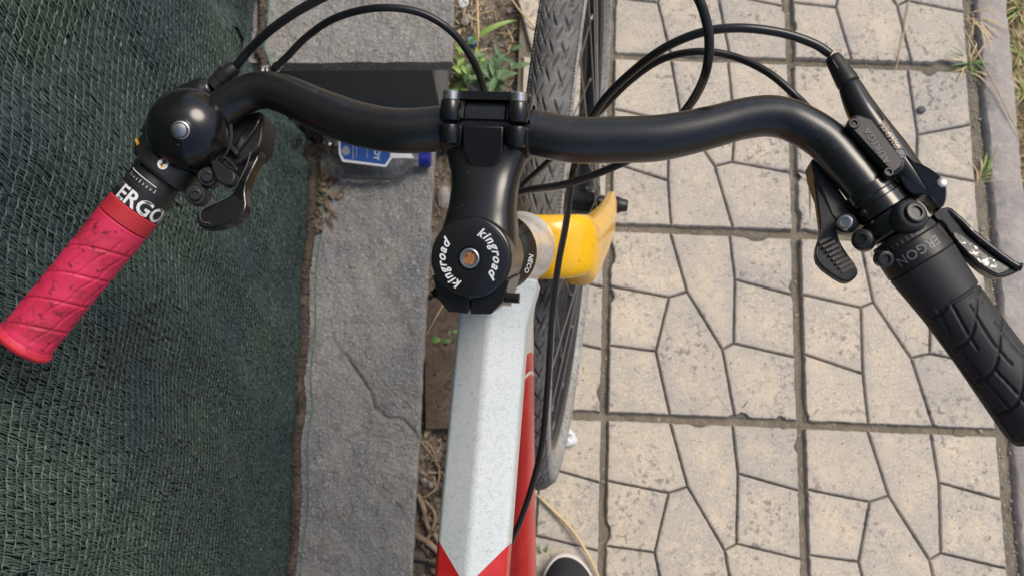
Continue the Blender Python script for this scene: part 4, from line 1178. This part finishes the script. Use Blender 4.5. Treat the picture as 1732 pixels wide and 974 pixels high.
mk = B(236, 238, NL + .0002)
slab('ring_mark', pl_([(98, 402), (108, 396), (120, 428), (110, 440)]), NL - .0012, .001, M['orange'], bll, bevel=0, it=0)
slab('lever_blade', [(232, 262), (246, 252), (258, 268), (240, 300), (190, 350), (150, 395), (128, 430), (118, 425), (132, 388), (180, 330), (220, 285)], NL - .020, .008, M['black'], bll, bevel=.002, it=1)

# ---- bell
bc = B(316, 222, NL + .013)
ax = nrm(nrm(RB.T @ (CC - (OB + RB @ bc))) + np.array([-.24, .02, 0]))
bell = part_empty('bell', bike); bell['label'] = 'glossy black dome bell with silver button'
Rb_ = .0238
prof = [(-.0052, Rb_ * .93), (-.0052, Rb_ * 1.0), (-.0036, Rb_ * 1.012), (-.003, Rb_ * .998)]
for q in np.linspace(.06, math.pi / 2 - .25, 16): prof.append((.0002 + .0178 * math.sin(q) - .003, Rb_ * .998 * math.cos(q)))
lathe('dome', bc, ax, prof + [(.0150, .0048)], M['bell'], bell, seg=72, angle=40)
lathe('button', bc + ax * .0138, ax, [(0, .0054), (.0012, .0052), (.0014, .0046), (.0026, .0044), (.0036, .0036), (.0040, .0020)], M['button'] if 'button' in M else M['steel'], bell, seg=32, angle=30)
lathe('base', bc - ax * .0075, ax, [(0, Rb_ * .9), (.0002, Rb_ * 1.05), (.0020, Rb_ * 1.06), (.0024, Rb_ * .98)], M['plast'], bell, seg=64)
grip_mesh('bell_clamp', AXL0, DL, [(tl(258) + .0010, .0122), (tl(258) + .0014, .0150), (tl(226), .0150), (tl(226) + .0005, .0122)], M['plast'], bell, None, 64, 10, 30)
tube('bell_foot', [np.array(AXL0 + DL * tl(240)), bc - ax * .006], .0085, M['plast'], bell, seg=20)
slab('striker', pl_([(528, 510), (560, 520), (640, 560), (680, 590), (690, 630), (660, 672), (620, 676), (575, 640), (552, 580)]), NL + .006, .006, M['plast'], bell, bevel=.0018, it=1)
ws = catmull([B(u, v, NL + .006) for u, v in pl_([(600, 510), (640, 520), (690, 570), (690, 585), (640, 560), (620, 540)])], 6)
tube('striker_spring', ws, .0007, M['darksteel'], bell, seg=8)

# ================================================================== SMALL THINGS
# ---- bottle lying on the lower slab
bz = HS + .019
a0, a1 = P(546, 262, bz), P(729, 270, bz)
bx_ = nrm(a1 - a0); bx_[2] = 0; bx_ = nrm(bx_); by_ = np.array([-bx_[1], bx_[0], 0]); bzv = np.array([0, 0, 1.0])
BL = np.linalg.norm(a1 - a0)
bottle = thing('bottle', 'clear flat bottle with blue label and blue cap lying on the stone slab', 'bottle', tuple(a0))
def bq(x, y, z): return bx_ * x + by_ * y + bzv * z
secs = []
kk = BL / .163
for x, hw, hh, e in ((0, .028, .010, .45), (.002, .034, .015, .4), (.006, .0355, .0168, .36), (.060, .0355, .0170, .36), (.104, .0350, .0168, .38), (.116, .0315, .0158, .5), (.127, .0225, .0142, .7), (.136, .0140, .0120, .95), (.142, .0115, .0115, 1), (.148, .0112, .0112, 1)):
    secs.append([bq(x * kk, hw * math.copysign(abs(math.cos(q)) ** e, math.cos(q)), hh * math.copysign(abs(math.sin(q)) ** e, math.sin(q))) for q in np.linspace(0, 2 * np.pi, 48, endpoint=False)])
inner = [[p * np.array([1, 1, 1]) - 0 * p for p in s_] for s_ in secs]
ob = loft('body', secs, M['clear'], bottle, angle=60)
V, Fc = lathe_vf(bq(.1455 * kk, 0, 0), bx_, [(0, .0122), (.0004, .0128), (.0165, .0126), (.0175, .0118)], 40)
mesh('cap', V, Fc, M['cap'], bottle, angle=30)
def lb(u, v, z):      # point on the label plane, relative to the bottle's base
    p = P(u, v, bz + z) - np.array(a0); return p
lw = [(572, 235), (573, 261), (579, 274), (653, 283), (664, 267), (664, 236), (654, 222), (580, 214)]
lab = mesh('label', [lb(u, v, .01745) for u, v in lw], [tuple(range(len(lw)))], M['label_white'], bottle, smooth=False)
li = [(576, 237), (577, 260), (582, 270), (651, 279), (660, 266), (660, 238), (652, 226), (583, 218)]
mesh('label_field', [lb(u, v, .0177) for u, v in li], [tuple(range(len(li)))], M['blue'], lab, smooth=False)
em = [(585 + 6.5 * math.cos(q) * (1 + .15 * math.sin(3 * q)), 255 + 8 * math.sin(q)) for q in np.linspace(0, 2 * np.pi, 20, endpoint=False)]
mesh('label_emblem', [lb(u, v, .0179) for u, v in em], [tuple(range(20))], M['label_grey'], lab, smooth=False)
V, Fc = text2d('SAVOY', .0125, 0, .0002, 1.0)
c_ = lb(638, 251, .0180)
mesh('lettering', [c_ - by_ * p[0] + bx_ * p[1] for p in V], Fc, M['label_white'], lab, smooth=False)
for u, l, h in ((597, 16, 1.6), (603, 12, 1.2), (621, 14, 1.2)):
    V = [lb(u - h / 2, 254 - l / 2, .018), lb(u + h / 2, 254 - l / 2, .018), lb(u + h / 2, 254 + l, .018), lb(u - h / 2, 254 + l, .018)]
    mesh('label_line', V, [(0, 1, 2, 3)], M['label_grey'], lab, smooth=False)
V = [lb(u, v, .0172) for u, v in ((650, 256), (672, 256), (695, 259), (700, 268), (652, 268))]
mesh('neck_seal', V, [tuple(range(5))], M['label_white'], bottle, smooth=False)

# ---- shoe at the lower edge
sz = P(948, 940, .035)
hd = math.radians(8)
sx_, sy_ = np.array([math.cos(hd), math.sin(hd), 0]), np.array([-math.sin(hd), math.cos(hd), 0])
shoe = thing('shoe', 'black fabric shoe with white rubber sole standing on the paving beside the wheel', 'shoe', (sz[0], sz[1] - .13, 0))
so = np.array(shoe.location)
ORG = np.array([sz[0], sz[1], 0])
outl = [(0, .004), (.018, .0), (.034, -.014), (.045, -.040), (.050, -.075), (.046, -.12), (.039, -.17), (.036, -.22), (.031, -.258), (.015, -.278), (-.008, -.280), (-.028, -.265), (-.036, -.23), (-.037, -.17), (-.040, -.12), (-.040, -.075), (-.036, -.042), (-.027, -.018), (-.014, -.003)]
outl = chaikin(outl, 2)
def shp(x, y, z): return ORG + sx_ * x + sy_ * y + np.array([0, 0, z]) - so
def outline(sc, z, dy=0):
    c = np.array([.003, -.135]); return [shp(*(c + (p - c) * sc), z + dy) for p in outl]
rows = [outline(.97, .001), outline(1.0, .005), outline(1.0, .026), outline(.985, .030)]
m = len(outl)
mesh('sole', [p for r_ in rows for p in r_], ringfaces(len(rows), m), M['sole'], shoe, angle=50)
rows = []
for k_i, (sc, zf) in enumerate(((.965, 0), (.955, .25), (.90, .55), (.78, .82), (.55, .97), (.2, 1.02))):
    c = np.array([.003, -.135]); r_ = []
    for p in outl:
        q = c + (p - c) * np.array([sc, .5 + .5 * sc if sc < .9 else sc])
        hgt = .030 + zf * float(np.interp(-q[1], [0, .03, .08, .14, .20, .28], [.022, .030, .042, .060, .070, .066]))
        r_.append(shp(q[0], q[1], hgt))
    rows.append(r_)
up_o = mesh('upper', [p for r_ in rows for p in r_], ringfaces(len(rows), m, False, True), M['shoe'], shoe, angle=60)
for i in range(5):
    y = -.085 - i * .021
    h = .030 + float(np.interp(-y, [0, .03, .08, .14, .20, .28], [.022, .030, .042, .060, .070, .066])) * 1.04
    tube('lace', [shp(-.018, y, h - .006), shp(-.009, y - .003, h + .002), shp(.009, y - .003, h + .002), shp(.020, y, h - .006)], .0022, M['grey_ink'], shoe, seg=8, angle=180)
for k_i in range(3):
    x = -.006 + k_i * .007
    tube('stitching', [shp(x, -.028, .030 + .031), shp(x + .002, -.040, .030 + .0335)], .0008, M['grey_ink'], shoe, seg=6)

# ---- litter, stones, roots and plants in the soil strip
def sz_at(p): return float(soil_z(np.array(p[0]), np.array(p[1])))
def SPX(u, v, dz=0.0):
    p = P(u, v, -.034); return np.array([p[0], p[1], sz_at(p) + dz])
def scatter_flakes(name, n, region, size, mt, seed, zoff=.002, zf=None, curl=.3, wr=(.2, .6)):
    r = np.random.default_rng(seed); mb = MB()
    for i in range(n):
        x, y = region(r)
        z = (sz_at((x, y)) if zf is None else zf(x, y)) + r.uniform(0, zoff)
        L = r.uniform(*size); w = L * r.uniform(*wr); a = r.uniform(0, 6.28)
        ca, sa = math.cos(a), math.sin(a); t = r.normal(0, .35); t2 = r.normal(0, .3)
        V = []
        for u, v_, c in ((-1, 0, 0), (-.4, -1, .2), (.4, -.9, .2), (1, 0, 0), (.4, .9, .25), (-.4, 1, .2)):
            dx, dy = u * L / 2, v_ * w / 2
            V.append((x + dx * ca - dy * sa, y + dx * sa + dy * ca, z + .001 + abs(dx) * t * .5 + dy * t2 + c * L * curl * .3))
        mb.add(V, [(0, 1, 2, 3), (0, 3, 4, 5)])
    return tag(mb.build(name, mt, smooth=False), kind='stuff')
def scatter_stones(name, n, region, size, mt, seed, zf=None):
    r = np.random.default_rng(seed); mb = MB()
    ico = [(0, 0, 1), (.9, 0, .45), (.28, .85, .45), (-.72, .53, .45), (-.72, -.53, .45), (.28, -.85, .45), (.72, .53, -.45), (-.28, .85, -.45), (-.9, 0, -.45), (-.28, -.85, -.45), (.72, -.53, -.45), (0, 0, -1)]
    fi = [(0, 1, 2), (0, 2, 3), (0, 3, 4), (0, 4, 5), (0, 5, 1), (1, 6, 2), (2, 7, 3), (3, 8, 4), (4, 9, 5), (5, 10, 1), (6, 7, 2), (7, 8, 3), (8, 9, 4), (9, 10, 5), (10, 6, 1), (11, 7, 6), (11, 8, 7), (11, 9, 8), (11, 10, 9), (11, 6, 10)]
    for i in range(n):
        x, y = region(r); z = sz_at((x, y)) if zf is None else zf(x, y)
        s_ = r.uniform(*size) * (1 + (r.random() > .9) * .8); a = r.uniform(0, 6.28); ca, sa = math.cos(a), math.sin(a)
        sx2, sy2, sz2 = s_ * r.uniform(.7, 1.2), s_ * r.uniform(.6, 1), s_ * r.uniform(.35, .7)
        V = []
        for u in ico:
            j = 1 + r.normal(0, .12); px_, py_ = u[0] * sx2 * j, u[1] * sy2 * j
            V.append((x + px_ * ca - py_ * sa, y + px_ * sa + py_ * ca, z + sz2 * .4 + u[2] * sz2 * j))
        mb.add(V, fi)
    return tag(mb.build(name, mt, smooth=True, angle=30), kind='stuff')
reg_all = lambda r: (r.uniform(-.155, .05), r.uniform(-.45, .95))
reg_low = lambda r: (r.uniform(-.155, -.065), r.uniform(-.30, .35))
reg_top = lambda r: (r.uniform(-.125, .045), r.uniform(.45, .85))
scatter_flakes('leaf_litter', 1600, reg_all, (.0025, .008), M['litter'], 1)
scatter_flakes('leaf_litter', 700, reg_low, (.005, .017), M['litter'], 2, .012)
scatter_flakes('bark_chips', 260, reg_low, (.008, .030), M['root'], 12, .012, wr=(.07, .2))
scatter_flakes('straw_bits', 300, lambda r: (r.uniform(-.12, .03), r.uniform(.52, .95)), (.008, .035), M['straw'], 3, .008, wr=(.04, .12))
scatter_stones('gravel', 3200, reg_all, (.0008, .0030), M['pebble'], 4)
scatter_stones('gravel', 120, reg_all, (.004, .009), M['pebble'], 5)
def joint_reg(r):
    if r.random() < .5: a, b = float(r.integers(0, 3)) + r.normal(0, .008), r.uniform(-1.2, 3)
    else: a, b = r.uniform(-.3, 2), float(r.integers(-1, 4)) + r.normal(0, .008)
    if r.random() < .35: a, b = r.uniform(2.0, 2.055), r.uniform(-1.2, 3)
    p = G(a, b); return p[0], p[1]
scatter_stones('joint_grit', 1500, joint_reg, (.0006, .0019), M['pebble'], 6, lambda x, y: -.0085)
scatter_flakes('corner_debris', 130, lambda r: (-.318 + abs(r.normal(0, .016)), r.uniform(.37, yr)), (.006, .02), M['litter'], 8, .010, lambda x, y: HS + .001)
scatter_flakes('dry_turf_blades', 1500, lambda r: tuple(G(r.uniform(2.24, 2.6), r.uniform(-1.3, 2.5))[:2]), (.010, .04), M['turf'], 9, .015, lambda x, y: float(verge_z(np.array(x), np.array(y))), wr=(.04, .14))

def blob(name, label, cat, u, v, h, size, mt, seed, group=None, base=None):
    p = P(u, v, h) if base is None else base
    r = np.random.default_rng(seed)
    V = []; n1, n2 = 10, 14
    for i in range(n1 + 1):
        f = math.pi * i / n1
        for j in range(n2):
            t = 2 * math.pi * j / n2
            d = np.array([math.sin(f) * math.cos(t), math.sin(f) * math.sin(t), math.cos(f)])
            k = 1 + .32 * float(fbm(np.array(d[0] * 1.7 + seed), np.array(d[1] * 1.7 + d[2]), 3, seed))
            V.append(d * np.array(size) * k)
    o = mesh(name, V, ringfaces(n1 + 1, n2, False, False), mt, angle=38)
    o.location = (p[0], p[1], p[2] + size[2] * .7)
    return tag(o, label, cat, group)
blob('stone', 'pale angular stone in the dirt just right of the slab edge', 'stone', 0, 0, 0, (.013, .019, .010), M['kerb'], 3, base=SPX(749, 330))
blob('stone', 'grey stone among the roots beside the lower slab', 'stone', 0, 0, 0, (.008, .010, .006), M['pebble'], 5, base=SPX(728, 815))
blob('pebble', 'small dark pebble on the tile above the brake lever', 'pebble', 1558, 187, 0, (.0075, .0065, .004), M['darkpeb'] if 'darkpeb' in M else M['riser'], 7)
V, Fc = box_vf((0, 0, 0), (.033, .105, .008))
b0_, b1_ = SPX(716, 610), SPX(775, 610)
bo = mesh('board', V, Fc, M['wood'], smooth=False, bevel=.002)
bo.location = (b0_[0] + .036, b0_[1] - .005, -.0305); bo.rotation_euler = (.01, -.04, .035)
tag(bo, 'weathered brown board lying in the soil between slab and bicycle frame', 'board')
def root(pts, r0, label, h=.010, name='root', mt=None, cat='root', grp='dry roots beside the lower slab'):
    q = catmull([SPX(u, v, h + .004 * math.sin(i * 2.1)) for i, (u, v) in enumerate(pts)], 8)
    rr = r0 * (1 + .3 * fbm(np.arange(len(q)) * .6, np.arange(len(q)) * 0., 2, len(pts)))
    o = tube(name, q, rr, mt or M['root'], None, seg=8, angle=180)
    return tag(o, label, cat, grp)
root([(708, 745), (726, 752), (740, 790), (738, 820), (722, 838), (706, 842)], .0016, 'thin tan root curling in a loop beside the lower slab')
root([(706, 740), (730, 770), (742, 800), (735, 830)], .0013, 'thinner root just inside the curled root loop')
root([(705, 836), (716, 860), (722, 890), (738, 910), (748, 940)], .0042, 'thick pale root running down below the looped roots')
root([(698, 905), (720, 915), (742, 935), (756, 965)], .0048, 'thickest brown root near the lower edge by the frame')
root([(716, 845), (735, 870), (728, 900), (712, 925)], .0028, 'knotted root crossing between the thick roots')
root([(712, 690), (735, 682), (762, 690)], .0013, 'thin root arching over the end of the brown board', .016)
root([(686, 947), (712, 950), (742, 957)], .0030, 'dark bluish rod sticking out under the frame at the lower edge', .02, 'rod', M['darksteel'], 'rod', None)
# dry leaves
def leaf_vf(p, d, L, w, up=.25, bend=-.3, n=7):
    d = nrm(d); sdv = nrm(np.cross(d, (0, 0, 1))); V = []; Fc = []
    for i in range(n):
        t = i / (n - 1); ww = w * math.sin(math.pi * min(1, t * .92 + .06)) ** .8
        c = np.array(p) + d * L * t + np.array([0, 0, 1]) * L * (up * t + bend * t * t)
        V += [c - sdv * ww / 2 + np.array([0, 0, ww * .18]), c, c + sdv * ww / 2 + np.array([0, 0, ww * .18])]
    for i in range(n - 1):
        for j in range(2): a = i * 3 + j; Fc.append((a, a + 1, a + 4, a + 3))
    return V, Fc
def one_leaf(name, label, cat, u, v, ang, L, w, mt, base=None, up=.2, bend=-.2, grp=None):
    p = SPX(u, v, .006) if base is None else base
    V, Fc = leaf_vf((0, 0, 0), (math.cos(ang), math.sin(ang), 0), L, w, up, bend)
    o = mesh(name, V, Fc, mt, angle=180); o.location = tuple(p)
    return tag(o, label, cat, grp)
M['orange_leaf'] = mat('orange_dry_leaf', (.42, .20, .07), .7, 0, None, [(90, .45, .6, (.30, .14, .05))])
M['pale_leaf'] = mat('pale_yellow_leaf', (.45, .42, .20), .7)
one_leaf('dry_leaf', 'curled orange dry leaf at the slab edge by the brown board', 'leaf', 716, 657, .1, .030, .010, M['orange_leaf'], up=.5, bend=-.5)
one_leaf('dry_leaf', 'small orange dry leaf close to the slab edge above the board', 'leaf', 716, 565, 1.4, .022, .008, M['orange_leaf'])
one_leaf('dry_leaf', 'pale yellow pointed leaf hanging on a stalk below the board', 'leaf', 718, 738, 1.1, .036, .011, M['pale_leaf'])
# green plants
def plant(name, label, base, stems, mt, seed, lean=(0, 0), leaf=(.03, .012), nl=7, h=.06):
    r = np.random.default_rng(seed)
    t = thing(name, label, 'plant', tuple(base))
    st_ = MB(); lf = []
    for s_ in range(stems):
        a = r.uniform(0, 6.28); tip = np.array([math.cos(a) * h * .5 + lean[0], math.sin(a) * h * .5 + lean[1], h * r.uniform(.7, 1.1)])
        path = catmull([(0, 0, -.01), tip * np.array([.35, .35, .55]), tip], 4)
        st_.add(*tube_vf(path, np.linspace(.0012, .0006, len(path)), 6))
        for k in range(nl):
            f = .25 + .75 * (k + 1) / nl; p = path[min(len(path) - 1, int(f * (len(path) - 1)))]
            b = k * 2.4 + r.uniform(-.3, .3)
            L = leaf[0] * r.uniform(.6, 1.1)
            lf.append(leaf_vf(p, (math.cos(b), math.sin(b), 0), L, leaf[1] * L / leaf[0], r.uniform(.1, .6), r.uniform(-.6, -.2), 6))
    st_.build('stem', mt, t, angle=180)
    for V, Fc in lf: mesh('leaf', V, Fc, mt, t, angle=180)
    return t
plant('weed', 'blue-green lobed weed growing in the soil behind the stem clamp', SPX(818, 128), 6, M['leaf2'], 4, (.012, -.005), (.034, .0105), 9, .075)
plant('weed', 'yellow-green broad leaved weed at the corner of the stone step', SPX(757, 162), 5, M['leaf'], 8, (0, 0), (.030, .014), 6, .05)
plant('weed', 'small yellowish weed between the two larger weeds by the slab', SPX(786, 120), 6, M['blade'], 21, (0, 0), (.022, .008), 7, .06)
plant('seedling', 'small round-leaved green seedling growing beside the brown board', SPX(758, 562), 6, M['leaf'], 5, (0, 0), (.016, .010), 5, .035)
def grass_tuft(name, label, base, n, L, mt, mt2, seed, spread=.6, w=.0022, dirs=None):
    r = np.random.default_rng(seed); t = thing(name, label, 'grass', tuple(base))
    for k in range(n):
        a = r.uniform(0, 6.28) if dirs is None else r.normal(*dirs)
        l = L * r.uniform(.5, 1.1)
        V, Fc = leaf_vf((r.normal(0, .004), r.normal(0, .006), -.006), (math.cos(a), math.sin(a), 0), l, w * r.uniform(.7, 1.3), r.uniform(.5, 1.3), -r.uniform(.5, 1.2), 7)
        mesh('blade', V, Fc, mt if r.random() < .55 else mt2, t, angle=180)
    return t
gl_b = SPX(784, 84, .012)
one_leaf('wild_grass', 'single long bright green grass blade arching toward the tyre', 'grass', 0, 0, .45, .105, .010, M['blade'], gl_b, .75, -.62)
grass_tuft('grass_tuft', 'sparse green and dry grass tuft at the tile corner by the kerb', P(1638, 108, -.004), 34, .05, M['leaf'], M['straw'], 31)
grass_tuft('grass_tuft', 'fresh green grass tuft growing in the joint beside the brake lever', P(1664, 300, -.004), 26, .045, M['blade'], M['straw'], 33, dirs=(.6, .8))
grass_tuft('grass_tuft', 'dry straw tuft at the top of the gap between tiles and kerb', P(1645, 30, -.004), 16, .07, M['straw'], M['straw'], 35, dirs=(-.9, .7))
grass_tuft('grass_tuft', 'small pale green tuft on the tile beside the shoe and red tube', P(918, 945, -.004), 16, .030, M['leaf'], M['pale_leaf'], 36)
grass_tuft('grass_tuft', 'dry straw tuft in the soil left of the tyre top', SPX(785, 40, .0), 18, .07, M['straw'], M['straw'], 37)
for i_, u_0 in enumerate((1716, 1722, 1728)):
    grass_tuft('grass_tuft', ['dry verge tuft beyond the kerb at the top right corner', 'dry verge tuft beyond the kerb just below the top right corner', 'lowest dry verge tuft in view beyond the kerb'][i_], P(u_0 + 8, 20 + 70 * i_, -.015), 30, .05, M['straw'], M['blade'], 40 + i_)
def straw(pts, r0, label, hs, mt='straw', name='straw', flat=1.0):
    q = catmull([P(u, v, h) for (u, v), h in zip(pts, hs)], 10)
    rr = r0 * np.interp(np.linspace(0, 1, len(q)), [0, .15, .8, 1], [.5, 1, .9, .4])
    return tag(tube(name, q, rr, M[mt], None, seg=8, angle=180), label, 'straw')
straw([(908, 836), (935, 862), (965, 893), (990, 930), (1006, 960), (1016, 985)], .0028, 'broad dry tan straw curving across the tile beside the shoe', [.004, .006, .009, .009, .006, .003])
straw([(1626, 42), (1640, 66), (1662, 105), (1688, 155), (1712, 205), (1735, 246)], .0011, 'thin dry grass stalk lying across the kerb', [.012, .014, .012, .010, .007, .005])
straw([(1540, -8), (1532, 40), (1524, 80), (1514, 125)], .0010, 'thin pale straw lying on the upper right tile', [.004, .005, .005, .003])
straw([(807, -8), (808, 30), (809, 60), (805, 96)], .0020, 'upright tan straw in the soil above the weeds', [.0, .01, .012, -.01])
straw([(860, -8), (880, 20), (900, 42), (912, 60)], .0017, 'tan straw slanting down toward the tyre', [.0, .008, .008, -.005])
straw([(720, 568), (735, 540), (752, 512), (762, 500)], .0012, 'thin yellowish straw leaning from the slab edge to the stem', [-.01, .01, .02, .03])
straw([(906, 712), (918, 688), (940, 690)], .0006, 'short green blade stuck behind the wheel rim', [.05, .06, .05], 'blade', 'wild_grass')
# scraps
def scrap(name, label, cat, pts, h, mt, seed):
    c = np.mean([P(u, v, h) for u, v in pts], 0); r = np.random.default_rng(seed)
    q = chaikin([P(u, v, h) - c for u, v in pts], 1); m = len(q)
    V = [(0, 0, .006)]; Fc = []
    for k in (.35, .7, 1.0):
        for p in q: V.append((p[0] * k, p[1] * k, r.normal(.005, .0022) * (1.2 - k * .6)))
    Fc += [(0, 1 + i, 1 + (i + 1) % m) for i in range(m)]
    for s_ in range(2):
        for i in range(m): a, b = 1 + s_ * m + i, 1 + s_ * m + (i + 1) % m; Fc.append((a, a + m, b + m, b))
    o = mesh(name, V, Fc, mt, angle=50); o.location = tuple(c)
    sol = o.modifiers.new('t', 'SOLIDIFY'); sol.thickness = .0006
    return tag(o, label, cat)
scrap('paper_scrap', 'crumpled white scrap on the tile beside the wheel rim', 'scrap', [(936, 722), (948, 714), (962, 720), (972, 735), (979, 748), (962, 755), (942, 760), (934, 745)], .002, M['paper'], 3)
scrap('paper_scrap', 'white scrap caught in dry straw by the upper slab', 'scrap', [(772, 2), (788, -4), (795, 8), (780, 20)], -.015, M['paper'], 4)
V, Fc = lathe_vf((0, 0, 0), (.3, .1, 1), [(0, .0085), (.001, .0095), (.008, .0092), (.009, .008)], 24)
M['teal'] = mat('teal_plastic', (.05, .22, .32), .4)
bcap = mesh('plastic_litter', V, Fc, M['teal'], angle=30); bcap.location = tuple(SPX(797, 73, .001)); tag(bcap, 'small round teal plastic lid lying in the weeds', 'litter')
